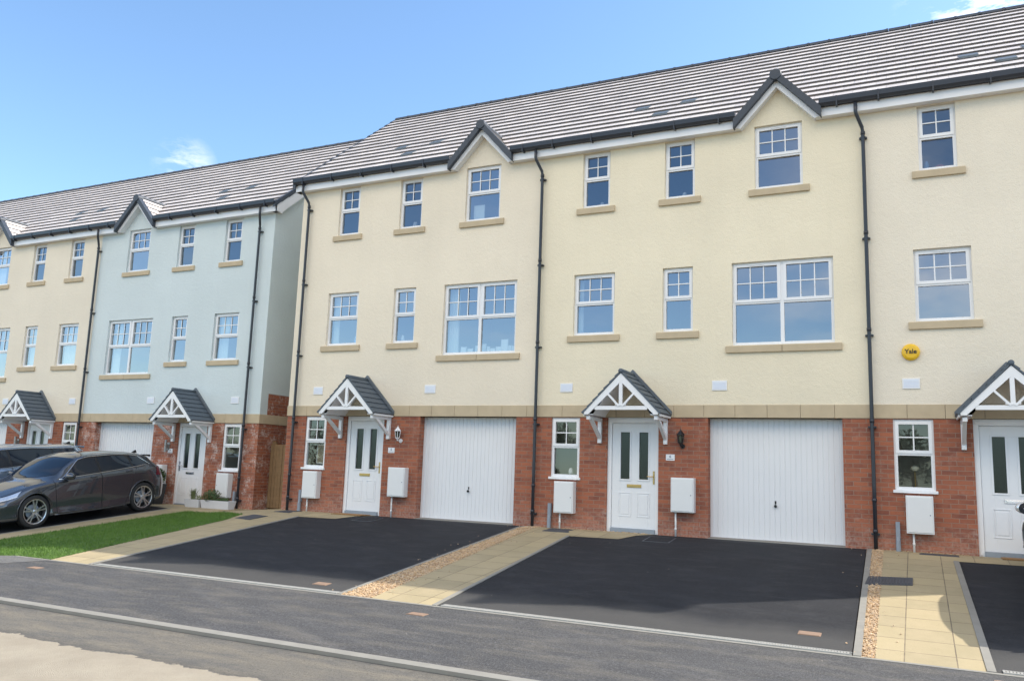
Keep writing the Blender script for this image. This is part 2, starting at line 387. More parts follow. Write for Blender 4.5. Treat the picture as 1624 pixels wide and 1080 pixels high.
sheet('road', [rect(-60, 60, -19, -8.72)], -.012, M['road'])
sheet('kerb', [rect(-60, 60, -8.745, -8.615)], .022, M['concrete'], thick=.1)
sheet('pavement_edging', [rect(-60, 60, YC - .05, YC + .005)], .006, M['concrete'], thick=.05)
def drivepoly(n, x0=0):
    return [(1.72 + x0, YC), (1.38 + x0, -1.0), (2.32 + x0, -.95), (2.68 + x0, -.02), (6.25 + x0, -.02), (6.41 + x0, YC)]
drives = []
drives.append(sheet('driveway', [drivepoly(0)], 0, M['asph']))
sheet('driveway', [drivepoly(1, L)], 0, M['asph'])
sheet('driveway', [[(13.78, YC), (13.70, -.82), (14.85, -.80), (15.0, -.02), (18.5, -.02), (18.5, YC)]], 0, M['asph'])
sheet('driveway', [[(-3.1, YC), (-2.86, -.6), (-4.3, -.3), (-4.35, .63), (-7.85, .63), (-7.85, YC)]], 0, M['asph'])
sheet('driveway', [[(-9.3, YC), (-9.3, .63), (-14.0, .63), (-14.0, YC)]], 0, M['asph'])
sheet('path', [[(.79, YC), (.27, -2), (0.0, -1.25), (-1.0, -.78), (-1.38, -.25), (-1.38, 4), (0, 4), (0, -.0), (2.66, -.0), (2.30, -.97), (1.35, -1.02), (1.69, YC)]], .004, M['slab'])
sheet('path', [[(6.56, 0), (6.94, YC), (7.84, YC), (7.51, -1.03), (8.45, -.98), (8.83, 0)]], .004, M['slab'])
sheet('path', [[(12.67, 0), (12.78, YC), (13.72, YC), (13.66, -.85), (14.8, -.83), (15.0, 0)]], .004, M['slab'])
sheet('path', [[(-3.06, YC), (-2.45, YC), (-2.12, -.86), (-1.0, -.80), (-1.46, -.25), (-1.46, .63), (-4.3, .63), (-4.25, -.32), (-2.83, -.62)]], .004, M['slab'])
sheet('path', [rect(-9.25, -7.9, YC, .63)], .004, M['slab'])
sheet('lawn_base', [[(-2.43, YC + .01), (-2.10, -.86), (-1.0, -.80), (-.02, -1.25), (.26, -2), (.78, YC + .01)]], .006, M['grass_ground'])
def edging(name, pts, w=.055, off=.012, mat=None):
    pts = [Vector(p) for p in pts]
    polys = []
    for a, b in zip(pts, pts[1:]):
        d = (b - a).normalized(); n = Vector((-d.y, d.x)) * w / 2
        polys.append([(a + n)[:], (b + n)[:], (b - n)[:], (a - n)[:]])
    return sheet(name, polys, off, mat or M['concrete'], thick=.06)
edging('drive_edging', [(1.705, YC + .01), (1.365, -1.01)]); edging('drive_edging', [(1.705 + L, YC + .01), (1.365 + L, -1.01)])
edging('drive_edging', [(6.44, YC + .01), (6.28, -.12)]); edging('drive_edging', [(12.62, YC + .01), (12.46, -.02)], .075)
edging('drive_edging', [(13.75, YC + .01), (13.68, -.84)], .075)
edging('drive_edging', [(-3.08, YC + .01), (-2.845, -.61)], .05)
# gravel
def gravel(polys, n, seed):
    rnd = random.Random(seed); mb = MB()
    ico = [(0, 0, 1), (.9, 0, .2), (.25, .85, .2), (-.75, .5, .25), (-.75, -.5, .15), (.3, -.85, .2), (0, 0, -.5)]
    fcs = [(0, 1, 2), (0, 2, 3), (0, 3, 4), (0, 4, 5), (0, 5, 1), (6, 2, 1), (6, 3, 2), (6, 4, 3), (6, 5, 4), (6, 1, 5)]
    for (xa0, xa1, ya), (xb0, xb1, yb), cnt in polys:
        for i in range(cnt):
            t = rnd.random(); x = (xa0 + (xb0 - xa0) * t) + rnd.random() * ((xa1 - xa0) * (1 - t) + (xb1 - xb0) * t)
            y = ya + (yb - ya) * t; r = rnd.uniform(.007, .0165)
            stray = rnd.random() < .012
            if stray: x += rnd.choice((-1, 1)) * rnd.uniform(.03, .38)
            q = Matrix.Rotation(rnd.random() * 6.28, 3, 'Z') @ Matrix.Rotation(rnd.uniform(-.6, .6), 3, 'X')
            c = Vector((x, y, gz(x, y) + rnd.uniform(-.004, .012) + (.008 if stray else 0)))
            mb.add([c + q @ Vector((v[0] * r * rnd.uniform(.8, 1.2), v[1] * r, v[2] * r * .7)) for v in ico], fcs)
    return mb.build('gravel', M['gravel'], mirror=False, recalc=False)
sheet('gravel_bed', [[(6.31, -.02), (6.56, -.02), (6.94, YC), (6.47, YC)], [(12.50, -.02), (12.67, -.02), (12.78, YC), (12.655, YC)]], -.004, M['gravel'])
tag(gravel([((6.31, 6.56, -.03), (6.47, 6.94, YC), 6500)], 0, 3), 'golden gravel strip between the driveway and the slab path in front of the middle houses', 'gravel', kind='stuff')
tag(gravel([((12.50, 12.67, -.03), (12.655, 12.78, YC), 2600), ((12.7, 13.9, -.0), (12.7, 13.9, -.05), 260), ((7.0, 8.7, -.0), (7.0, 8.7, -.05), 260)], 0, 4), 'narrow gravel strip and loose stones beside the right-hand driveway', 'gravel', kind='stuff')
# lawn blades
def inpoly(x, y, P):
    c = False; j = len(P) - 1
    for i in range(len(P)):
        if (P[i][1] > y) != (P[j][1] > y) and x < (P[j][0] - P[i][0]) * (y - P[i][1]) / (P[j][1] - P[i][1]) + P[i][0]: c = not c
        j = i
    return c
LP = [(-2.47, YC + .0), (-2.13, -.80), (-.97, -.76), (.03, -1.23), (.30, -2), (.82, YC + .0)]
mb = MB(); rnd = random.Random(5); k = 0
while k < 46000:
    x = rnd.uniform(-2.5, .85); y = rnd.uniform(YC, -.75)
    if not inpoly(x, y, LP): continue
    k += 1; h = rnd.uniform(.018, .05); a = rnd.random() * 6.28; w = .0035
    lx, ly = math.cos(a + 1.3) * h * rnd.uniform(.1, .7), math.sin(a + 1.3) * h * rnd.uniform(.1, .7)
    z = gz(x, y) + .004; dx, dy = math.cos(a) * w, math.sin(a) * w
    mb.add([(x - dx, y - dy, z), (x + dx, y + dy, z), (x + lx, y + ly, z + h)], [(0, 1, 2)])
tag(mb.build('grass', M['grass'], mirror=False, recalc=False), 'short green lawn grass beside the graphite parked car', 'grass', kind='stuff')

# ------------------------------------------------------------------ houses
G = 4.95   # gable centre
WIN = {  # name: x0,x1,z0,z1,units,cols
    'W21': (1.10, 1.685, 6.335, 7.49, 1, 2), 'W22': (2.81, 3.40, 6.335, 7.49, 1, 2), 'W23': (4.52, 5.37, 6.33, 7.55, 1, 3),
    'W11': (.956, 1.818, 3.72, 4.955, 1, 3), 'W12': (2.78, 3.363, 3.72, 4.955, 1, 2), 'W13': (4.086, 5.844, 3.415, 4.955, 2, 3)}
DOOR = (1.715, 2.72, -.4, 2.10); GAR = (3.64, 5.925, -.4, 2.10); W01 = (.55, 1.15, .93, 2.085)
def wall_holes(mb, x0, x1, z0, z1, holes, depth, mi=0):
    xs = sorted({x0, x1, *[h[0] for h in holes], *[h[1] for h in holes]}); zs = sorted({z0, z1, *[h[2] for h in holes], *[h[3] for h in holes]})
    xs = [x for x in xs if x0 <= x <= x1]; zs = [z for z in zs if z0 <= z <= z1]
    for xa, xb in zip(xs, xs[1:]):
        for za, zb in zip(zs, zs[1:]):
            cx, cz = (xa + xb) / 2, (za + zb) / 2
            if any(h[0] < cx < h[1] and h[2] < cz < h[3] for h in holes): continue
            mb.poly([(xa, 0, za), (xb, 0, za), (xb, 0, zb), (xa, 0, zb)], mi)
    for h in holes:
        a, b, c, d = h[:4]; D = h[4] if len(h) > 4 else depth
        mb.poly([(a, 0, c), (a, D, c), (a, D, d), (a, 0, d)], mi); mb.poly([(b, 0, c), (b, D, c), (b, D, d), (b, 0, d)], mi)
        mb.poly([(a, 0, d), (b, 0, d), (b, D, d), (a, D, d)], mi)
        if c > z0 + .01: mb.poly([(a, 0, c), (b, 0, c), (b, D, c), (a, D, c)], mi)

WR = random.Random(21)
def window(house, x0, x1, z0, z1, units, cols, sill='stone', yf=.065):
    zt = z0 + (z1 - z0) * .515; fw = .055; y0, y1 = yf, yf + .07
    f = MB()
    f.box(x0, x0 + fw, y0, y1, z0, z1); f.box(x1 - fw, x1, y0, y1, z0, z1)
    f.box(x0 + fw, x1 - fw, y0 + .001, y1, z1 - fw, z1); f.box(x0 + fw, x1 - fw, y0 + .001, y1, z0, z0 + fw)
    f.box(x0 + fw, x1 - fw, y0 + .002, y1, zt - .03, zt + .03)
    w = (x1 - x0) / units
    if units == 2: f.box(x0 + w - .033, x0 + w + .033, y0 + .003, y1, z0 + fw, z1 - fw)
    bars = MB(); pane = MB(); vent = MB()
    for u in range(units):
        a, b = x0 + u * w, x0 + (u + 1) * w
        a2, b2, c2, d2 = a + .028, b - .028, zt + .004, z1 - .028; s = .052; yo = y0 - .014
        f.box(a2, a2 + s, yo, y1 - .02, c2, d2); f.box(b2 - s, b2, yo, y1 - .02, c2, d2)
        f.box(a2 + s, b2 - s, yo + .001, y1 - .02, c2, c2 + s); f.box(a2 + s, b2 - s, yo + .001, y1 - .02, d2 - s, d2)
        ga, gb, gc, gd = a2 + s, b2 - s, c2 + s, d2 - s; yg = y0 + .022
        t1, t2 = WR.uniform(-.004, .004), WR.uniform(-.005, .005)
        pane.poly([(ga, yg + .006, gc), (gb, yg + .006 + t1, gc), (gb, yg + .006 + t1 + t2, gd), (ga, yg + .006 + t2, gd)])
        for i in range(1, cols):
            x = ga + (gb - ga) * i / cols; bars.box(x - .010, x + .010, yg - .010, yg - .002, gc, gd)
        zm = (gc + gd) / 2; bars.box(ga, gb, yg - .011, yg - .003, zm - .010, zm + .010)
        if u == 0: la, lb = x0 + fw, (b - (0 if units == 1 else .033))
        else: la, lb = a + .033, x1 - fw
        if units == 1: lb = x1 - fw
        yp = y0 + .04
        t1, t2 = WR.uniform(-.006, .006), WR.uniform(-.008, .008)
        pane.poly([(la, yp, z0 + fw), (lb, yp + t1, z0 + fw), (lb, yp + t1 + t2, zt - .03), (la, yp + t2, zt - .03)])
        g = MB()
        if u == 0 and sill == 'stone': vent.box((a2 + b2) / 2 - .13, (a2 + b2) / 2 + .13, yo - .010, yo, d2 - .030, d2 - .012)
    o = f.build('window', M['upvc'], house)
    pane.build('pane', M['glass_low'] if sill != 'stone' else M['glass_bath'] if (z0 > 6 and units == 1 and cols == 2) else M['glass'], o, recalc=False)
    bars.build('glazing_bars', M['upvc'], o)
    if vent.v: vent.build('trickle_vent', M['upvc'], o)
    s = MB()
    if sill == 'stone':
        e = .113; zb = z0 - .138
        spans = [(x0 - e, x1 + e)] if units == 1 else [(x0 - e, (x0 + x1) / 2 - .004), ((x0 + x1) / 2 + .004, x1 + e)]
        for a, b in spans:
            s.prism_x([(-.045, zb), (-.045, z0 - .022), (-.035, z0 - .012), (.13, z0 + .004), (.13, zb)], a, b)
        s.build('sill', M['stone'], o, bevel=.004)
    else:
        s.box(x0 - .03, x1 + .03, -.04, .10, z0 - .045, z0 + .003)
        s.build('sill', M['upvc'], o, bevel=.004)
    return o

def canopy(house):
    c = 2.22; hw = .745; yF = -.76; za = 2.90; ze = 2.125; sl = (za - ze) / hw
    t = MB(); n = 7
    for sd in (-1, 1):
        for i in range(n):   # courses from eave up
            d0 = hw * (1 - i / n); d1 = hw * (1 - (i + 1) / n)
            z0 = za - sl * d0; z1 = za - sl * d1; th = .020
            xa, xb = c + sd * d0, c + sd * d1
            nx, nz = sd * sl / math.hypot(1, sl), 1 / math.hypot(1, sl)
            q = [(xa + nx * th, z0 + nz * th), (xb + nx * .003, z1 + nz * .003), (xb - nx * .02, z1 - nz * .02), (xa - nx * .02, z0 - nz * .02)]
            t.prism_y(q, yF - .012, -.002)
    o = t.build('canopy', M['slate'], house)
    r = MB(); r.tube([(c, yF - .02, za - .005), (c, -.01, za - .005)], .045, 10); r.build('ridge_cap', M['slate'], o, smooth=True)
    fl = MB()
    for sd in (-1, 1):
        fl.prism_y([(c, za + .105), (c, za + .02), (c + sd * (hw + .01), ze + .03), (c + sd * (hw + .015), ze + .085)], -.055 + .002 * sd, -.001)
    fl.build('flashing', M['lead'], o)
    b = MB()
    sz = .135
    ax = c; az = za - .045; fx = hw - .045; fz = ze - .02
    for sd in (-1, 1):
        b.prism_y([(ax, az), (ax, az - sz * 1.15), (ax + sd * (fx - .075), fz - .005), (ax + sd * fx, fz - .005), (ax + sd * (fx + .01), fz + .035)], yF + .001 * sd, yF + .035)
    b.box(c - .50, c + .50, yF + .006, yF + .04, 2.185, 2.255)
    b.box(c - .032, c + .032, yF + .002, yF + .042, 2.255, az - .12)
    for sd in (-1, 1):
        b.bar((c + sd * .03, yF + .02, 2.25), (c + sd * .245, yF + .02, 2.475), .034, .055, up=(0, 1, 0))
        b.bar((c + sd * .005, yF + .021, 2.27), (c + sd * .10, yF + .021, 2.285), .03, .05, up=(0, 1, 0))
    b.build('bargeboard', M['upvc'], o)
    s = MB()
    for sd in (-1, 1):   # eaves soffit, fascia and ply lining
        s.box(*sorted((c + sd * (hw - .01), c + sd * (hw - .20))), yF + .05, -.003, 2.095, 2.11)
        s.box(*sorted((c + sd * (hw - .012), c + sd * (hw - .03))), yF + .045, -.004, 2.075, 2.135)
        s.add([(c, yF + .05, za - .04), (c, -.003, za - .04), (c + sd * (hw - .2), -.003, 2.11), (c + sd * (hw - .2), yF + .05, 2.11)], [(0, 1, 2, 3)])
    s.build('soffit', M['upvc'], o)
    for sd in (-1, 1):
        k = MB(); x = c + sd * .645
        k.box(x - .036, x + .036, -.07, -.001, 1.60, 2.075); k.box(x - .034, x + .034, yF + .06, -.07, 2.01, 2.074)
        k.bar((x, -.05, 1.70), (x, -.56, 2.04), .062, .062)
        k.build('bracket', M['upvc'], o, bevel=.004)
    return o

def front_door(house, brass=True):
    x0, x1, _, z1 = DOOR; lx0, lx1, lz0, lz1 = 1.795, 2.655, .03, 1.99
    f = MB(); y0, y1 = .035, .12
    f.box(x0, lx0, y0, y1, -.05, z1 - .003); f.box(lx1, x1, y0, y1, -.05, z1 - .003); f.box(lx0, lx1, y0 + .001, y1, lz1, z1 - .003)
    f.box(x0 + .025, x1 - .025, y0 - .012, y0 + .001, z1 - .085, z1 - .04)
    yl = .06
    d = MB(); gl = [(1.97, 2.15, .94, 1.82), (2.335, 2.51, .94, 1.82)]
    xs = [lx0 + .004, 1.97, 2.15, 2.335, 2.51, lx1 - .004]
    d.box(xs[0], xs[1], yl, y1 - .01, lz0, lz1 - .004); d.box(xs[2], xs[3], yl, y1 - .01, .94, 1.82); d.box(xs[4], xs[5], yl, y1 - .01, lz0, lz1 - .004)
    d.box(xs[1], xs[4], yl, y1 - .01, lz0, .94); d.box(xs[1], xs[4], yl, y1 - .01, 1.82, lz1 - .004)
    # glazing mouldings and the two raised lower panels
    def ring(a, b, c, e, w, y, h):
        d.box(a - w, b + w, y - h, y + .001, c - w, c); d.box(a - w, b + w, y - h, y + .001, e, e + w)
        d.box(a - w, a, y - h, y + .001, c, e); d.box(b, b + w, y - h, y + .001, c, e)
    for a, b, c, e in gl: ring(a, b, c, e, .03, yl, .012)
    for a, b in ((1.95, 2.17), (2.315, 2.53)):
        ring(a, b, .26, .68, .014, yl, .009)
        d.prism_y([(a + .03, .29), (b - .03, .29), (b - .03, .65), (a + .03, .65)], yl - .008, yl + .001)
    o = d.build('door', M['door'], house, bevel=.003)
    f.build('door_frame', M['upvc'], o, bevel=.003)
    for a, b, c, e in gl:
        p = MB(); p.poly([(a, yl + .02, c), (b, yl + .02, c), (b, yl + .02, e), (a, yl + .02, e)])
        # light leading lines of the patterned glass
        p.build('door_pane', M['obscure'], o, recalc=False)
    lb = MB(); lb.box(2.10, 2.38, yl - .012, yl, .785, .845); lb.box(2.125, 2.355, yl - .017, yl - .012, .80, .83); lb.build('letterbox', M['brass'] if brass else M['chrome'], o, bevel=.004)
    h = MB(); h.box(2.605, 2.635, yl - .01, yl, .86, 1.10); h.tube([(2.62, yl - .01, 1.0), (2.62, yl - .05, 1.0), (2.50, yl - .055, 1.0)], .009, 8); h.build('handle', M['chrome'] if not brass else M['brass'], o)
    th = MB(); th.box(lx0, lx1, .0, .12, -.06, .028); th.build('threshold', M['grp'], o, bevel=.003)
    return o

def garage(house):
    x0, x1, _, z1 = GAR; y = .205; mb = MB()
    a, b = x0 + .055, x1 - .055; n = 24; w = (b - a) / n; pts = []
    for i in range(n):
        s = a + i * w
        pts += [(s, y), (s + w * .78, y), (s + w * .84, y + .009), (s + w * .94, y + .009)]
    pts.append((b, y))
    zb, zt = -.012, z1 - .03
    for (p, q) in zip(pts, pts[1:]):
        mb.poly([(p[0], p[1], zb), (q[0], q[1], zb), (q[0], q[1], zt), (p[0], p[1], zt)])
    o = mb.build('garage_door', M['garage'], house, recalc=False)
    f = MB()
    f.box(x0 + .003, a, y - .025, y + .05, -.05, z1 - .004); f.box(b, x1 - .003, y - .03, y + .05, -.05, z1 - .004)
    f.box(a, b, y - .012, y + .05, z1 - .03, z1 - .004); f.box(a, b, y - .006, y + .03, -.03, -.008)
    f.build('garage_frame', M['garage'], o)
    l = MB(); cx = (x0 + x1) / 2
    l.lathe([(.004, y - .045), (.024, y - .045), (.027, y - .03), (.018, y - .02), (.015, y)], (cx, 0, .565), 'y', 14)
    l.box(cx - .012, cx + .012, y - .008, y, .60, .655); l.build('lock_handle', M['black'], o)
    s = MB(); s.prism_x([(-.06, -.075), (-.055, -.045), (y, -.03), (y, -.12)], x0, x1); s.build('door_sill', M['concrete'], o)

def downpipe(house, x, top=7.63, foot=-.05, yw=0):
    p = MB(); r = .0315
    p.tube([(x - .10, -.235, top), (x - .10, -.235, top - .16), (x - .09, -.22, top - .21), (x - .01, -.10, top - .42), (x, -.085, top - .50), (x, -.085, 1.0), (x, -.085, foot)], r, 12)
    for z in (top - .52, 5.3, 3.6, 2.05, .75, .25): p.tube([(x, -.085, z - .03), (x, -.085, z + .03)], r + .007, 12)
    o = p.build('downpipe', M['dark'], house, smooth=True)
    c = MB()
    for z in (top - .60, 5.2, 3.5, 1.95, .2):
        c.box(x - .065, x + .065, -.06, -.002, z - .015, z + .015); c.box(x - .045, x + .045, -.10, -.06, z - .013, z + .013)
    c.build('pipe_clip', M['dark'], o)

def lantern(house, x, z, mat):
    m = MB()
    m.lathe([(.003, z + .17), (.006, z + .14), (.012, z + .135), (.02, z + .12), (.078, z + .05), (.078, z + .042), (.05, z + .042)], (x, -.13, 0), 'z', 6)
    m.lathe([(.05, z - .095), (.045, z - .115), (.02, z - .13), (.012, z - .16), (.003, z - .17)], (x, -.13, 0), 'z', 6)
    for i in range(6):
        a = math.pi / 3 * i
        m.bar((x + .066 * math.cos(a), -.13 + .066 * math.sin(a), z + .045), (x + .048 * math.cos(a), -.13 + .048 * math.sin(a), z - .1), .008, .008)
    m.tube([(x + .01, -.002, z - .16), (x + .01, -.06, z - .18), (x, -.12, z - .15), (x, -.13, z - .12)], .012, 8)
    m.lathe([(.045, -.022), (.045, -.004), (.02, -.001)], (x + .01, 0, z - .16), 'y', 12)
    o = m.build('wall_lantern', mat, house)
    g = MB(); g.lathe([(.058, z + .04), (.042, z - .095)], (x, -.13, 0), 'z', 6); g.build('lantern_glass', M['obscure'], o)
    b = MB(); b.lathe([(.012, z - .09), (.02, z - .05), (.022, z), (.01, z + .03)], (x, -.13, 0), 'z', 10); b.build('bulb', M['bulb'], o, smooth=True)
def modern_lamp(house, x, z):
    m = MB(); m.tube([(x, -.10, z - .14), (x, -.10, z + .02)], .032, 14); m.tube([(x, -.10, z + .035), (x, -.10, z + .17)], .032, 14)
    m.box(x - .02, x + .02, -.10, -.001, z - .05, z + .06)
    m.box(x - .045, x + .045, -.012, -.001, z - .09, z + .1)
    m.build('wall_lamp', M['steel'], house, smooth=False)
def meter(house, x0, x1, z0, z1, px):
    m = MB(); m.box(x0, x1, -.165, -.002, z0, z1)
    m.prism_y([(x0 + .02, z0 + .02), (x1 - .02, z0 + .02), (x1 - .02, z1 - .02), (x0 + .02, z1 - .02)], -.176, -.165)
    o = m.build('meter_box', M['meter'], house, bevel=.006)
    p = MB(); p.tube([(px, -.07, z0), (px, -.07, -.06)], .017, 8); p.tube([(px, -.07, .06), (px, -.07, .10)], .022, 8); p.build('conduit', M['meter'], o, smooth=True)
    l = MB(); l.lathe([(.009, -.18), (.009, -.174)], (x1 - .05, 0, (z0 + z1) / 2), 'y', 8); l.build('lock', M['greyink'], o)
def text_mesh(name, body, size, loc, mat, parent, ext=.002, rot=(math.pi / 2, 0, 0)):
    cu = bpy.data.curves.new(name, 'FONT'); cu.body = body; cu.size = size; cu.extrude = ext; cu.align_x = 'CENTER'; cu.align_y = 'CENTER'; cu.offset = size * .02
    tmp = bpy.data.objects.new('tmp', cu); COL.objects.link(tmp)
    dg = bpy.context.evaluated_depsgraph_get(); me = bpy.data.meshes.new_from_object(tmp.evaluated_get(dg))
    bpy.data.objects.remove(tmp); me.materials.clear(); me.materials.append(mat)
    o = bpy.data.objects.new(name, me); COL.objects.link(o); o.location = loc; o.rotation_euler = rot
    o.parent = parent; return o
def plate(house, digit):
    p = MB(); p.box(2.865, 3.03, -.012, -.001, 1.305, 1.42); o = p.build('number_plate', M['upvc'], house, bevel=.003)
    text_mesh('digit', digit, .065, (SG * 2.9475, -.0135, 1.378), M['greyink'], o, .001)
    t = MB(); t.box(2.885, 3.01, -.0135, -.0125, 1.328, 1.336); t.build('lettering_line', M['greyink'], o)
def pipe_stub(house, x):
    p = MB(); p.tube([(x, -.06, -.08), (x, -.06, .12), (x, -.05, .18)], [.038, .038, .03], 10); p.box(x - .032, x + .032, -.07, -.002, .16, .42)
    p.build('pipe_cover', M['grp'], house)

ROW = .2556; NC = 16   # course spacing in y (plan) and count
def roof(house, xa, xb, verge=None, gable=True):
    sl = .808; mb = MB()
    zr = lambda y: 7.715 + sl * (y + .2)
    hw = lambda z: max(0, (8.455 - z) / 1.08)
    for i in range(NC):
        ya = -.24 + i * ROW; yb = ya + ROW; z0 = zr(ya) + .047; z1 = zr(yb) + .004
        segs = [(xa, xb, xa, xb)]
        if gable and hw(zr(ya)) > .02:
            w0 = hw(zr(ya)); w1 = hw(zr(yb)); segs = [(xa, G - w0, xa, G - w1), (G + w0, xb, G + w1, xb)]
        for a, b, a1, b1 in segs:
            mb.poly([(a, ya, z0), (b, ya, z0), (b1, yb, z1), (a1, yb, z1)])
            mb.poly([(a, ya, z0), (b, ya, z0), (b, ya + .008, z0 - .056), (a, ya + .008, z0 - .056)], 1)
            if verge == 'L': mb.poly([(xa, ya, z0), (xa, yb, z1), (xa, yb, z1 - .05), (xa, ya, z0 - .05)], 1)
            if verge == 'R': mb.poly([(xb, ya, z0), (xb, yb, z1), (xb, yb, z1 - .05), (xb, ya, z0 - .05)], 1)
    zt = zr(-.24 + NC * ROW); yt = -.24 + NC * ROW
    mb.poly([(xa, yt, zt + .006), (xb, yt, zt + .006), (xb, yt + 4.1, zt - 3.3), (xa, yt + 4.1, zt - 3.3)], 0)
    o = mb.build('roof', [M['tile'], M['riser_shade']], house, recalc=False)
    rg = MB(); x = xa; 
    while x < xb - .01:
        x2 = min(x + .45, xb)
        prof = [(yt + math.cos(a) * .115, zt - .045 + math.sin(a) * .10) for a in [math.pi * k / 8 for k in range(9)]]
        rg.prism_x(prof, x + .004, x2 - .004)
        rg.prism_x([(p[0] + (p[0] - yt) * .08, p[1] + .008) for p in prof], x2 - .05, x2 - .006) if x2 < xb else None
        x = x2
    rg.build('ridge_tiles', M['verge'], o)
    # concealed vent tiles
    for vx, vy in ((2.0, 1.29), (3.0, 1.04), (2.54, .78)):
        i = int((vy + .24) / ROW); ya = -.24 + i * ROW; yb = ya + ROW
        v = MB(); z0 = zr(ya) + .060; z1 = zr(yb) + .014
        v.add([(vx - .16, ya - .004, z0), (vx + .16, ya - .004, z0), (vx + .16, yb, z1), (vx - .16, yb, z1), (vx - .16, ya, z0 - .04), (vx + .16, ya, z0 - .04)], [(0, 1, 2, 3), (0, 1, 5, 4), (0, 3, 4), (1, 2, 5)])
        v.build('vent_tile', M['lead'], o)
    if gable:
        d = MB()
        n = 5
        for sd in (-1, 1):
            for i in range(n):
                d0 = .74 * (1 - i / n); d1 = .74 * (1 - (i + 1) / n)
                z0, z1 = 8.455 - 1.08 * d0, 8.455 - 1.08 * d1
                bk = lambda z: (z - 7.715) / sl - .2 + .03
                d.poly([(G + sd * d0, -.2, z0 + .034), (G + sd * d0, max(-.19, bk(z0)), z0 + .034), (G + sd * d1, bk(z1), z1 + .006), (G + sd * d1, -.2, z1 + .006)], 0)
                d.poly([(G + sd * d0, -.2, z0 + .034), (G + sd * d0, max(-.19, bk(z0)), z0 + .034), (G + sd * d0, max(-.19, bk(z0)), z0 - .006), (G + sd * d0, -.2, z0 - .006)], 1)
        d.build('dormer_roof', [M['tile'], M['riser_shade']], o, recalc=False)
        v = MB(); zt_ = 8.495
        for sd in (-1, 1):
            for k in range(3):
                a = .03 + k * .245; b = a + .255; t = .012 * (k % 2)
                o2 = .138 + .006 * k
                pa = [(G + sd * a, zt_ - 1.08 * a), (G + sd * b, zt_ - 1.08 * b), (G + sd * b, zt_ - 1.08 * b - o2 - .03), (G + sd * a, zt_ - 1.08 * a - o2 - .03)]
                v.prism_y(pa, -.262 - .004 * k - .001 * sd, -.12)
        v.build('verge_cap', M['verge'], o)
        rc = MB(); rc.lathe([(.02, -.285), (.10, -.282), (.108, -.27), (.108, -.10)], (G, 0, 8.405), 'y', 18); rc.tube([(G, -.10, 8.455), (G, .72, 8.455)], .06, 10); rc.build('ridge_end', M['verge'], o)
    return o

def eaves(house, xa, xb, gable=True, ends=''):
    # white fascia + soffit, anthracite gutter
    f = MB(); zb, zt = 7.50, 7.665; y0 = -.165
    spans = [(xa, xb)] if not gable else [(xa, G - .66), (G + .66, xb)]
    for a, b in spans:
        f.box(a, b, y0, y0 + .022, zb, zt); f.box(a, b, y0 + .022, -.001, zb + .004, zb + .016)
    if gable:
        for sd in (-1, 1):
            ap_o = 8.37; ap_i = 8.195
            f.prism_y([(G, ap_o), (G, ap_i), (G + sd * .66, ap_i - 1.08 * .66), (G + sd * .70, zb), (G + sd * .76, zb + .02), (G + sd * .78, ap_o - 1.08 * .78)], y0 - .004 + .001 * sd, y0 + .02)
            f.add([(G, y0 + .02, ap_i + .012), (G, -.0, ap_i + .012), (G + sd * .66, -.0, ap_i + .012 - 1.08 * .66), (G + sd * .66, y0 + .02, ap_i + .012 - 1.08 * .66)], [(0, 1, 2, 3)])
    o = f.build('fascia', M['upvc'], house)
    g = MB()
    prof = [(-.172, 7.795), (-.172, 7.730), (-.185, 7.675), (-.215, 7.655), (-.255, 7.665), (-.283, 7.705), (-.288, 7.792), (-.276, 7.792), (-.270, 7.720), (-.25, 7.680), (-.215, 7.672), (-.19, 7.690), (-.184, 7.795)]
    gs = [(xa, xb)] if not gable else [(xa, G - .74), (G + .74, xb)]
    for a, b in gs:
        g.prism_x(prof, a, b)
        x = a + .3
        while x < b:
            g.box(x - .014, x + .014, -.293, -.166, 7.630, 7.665); g.box(x - .012, x + .012, -.295, -.285, 7.650, 7.800); x += .85
        for xx in (a + 2.0,):
            if xx < b: g.prism_x([(p[0] + (-.006 if p[0] < -.23 else .0), p[1] - (.006 if p[1] < 7.730 else 0)) for p in prof[:7]] + [(-.25, 7.730)], xx - .05, xx + .05)
    g.build('gutter', M['dark'], house)

def vent(house, x0, x1, z0, z1):
    v = MB(); v.box(x0, x1, -.016, -.001, z0, z1)
    o = v.build('wall_vent', M['upvc'], house, bevel=.003)
    s = MB(); k = z0 + .025
    while k < z1 - .03:
        s.prism_x([(-.019, k), (-.016, k + .014), (-.0165, k)], x0 + .02, x1 - .02); k += .022
    s.build('louvre', M['vent'], o)

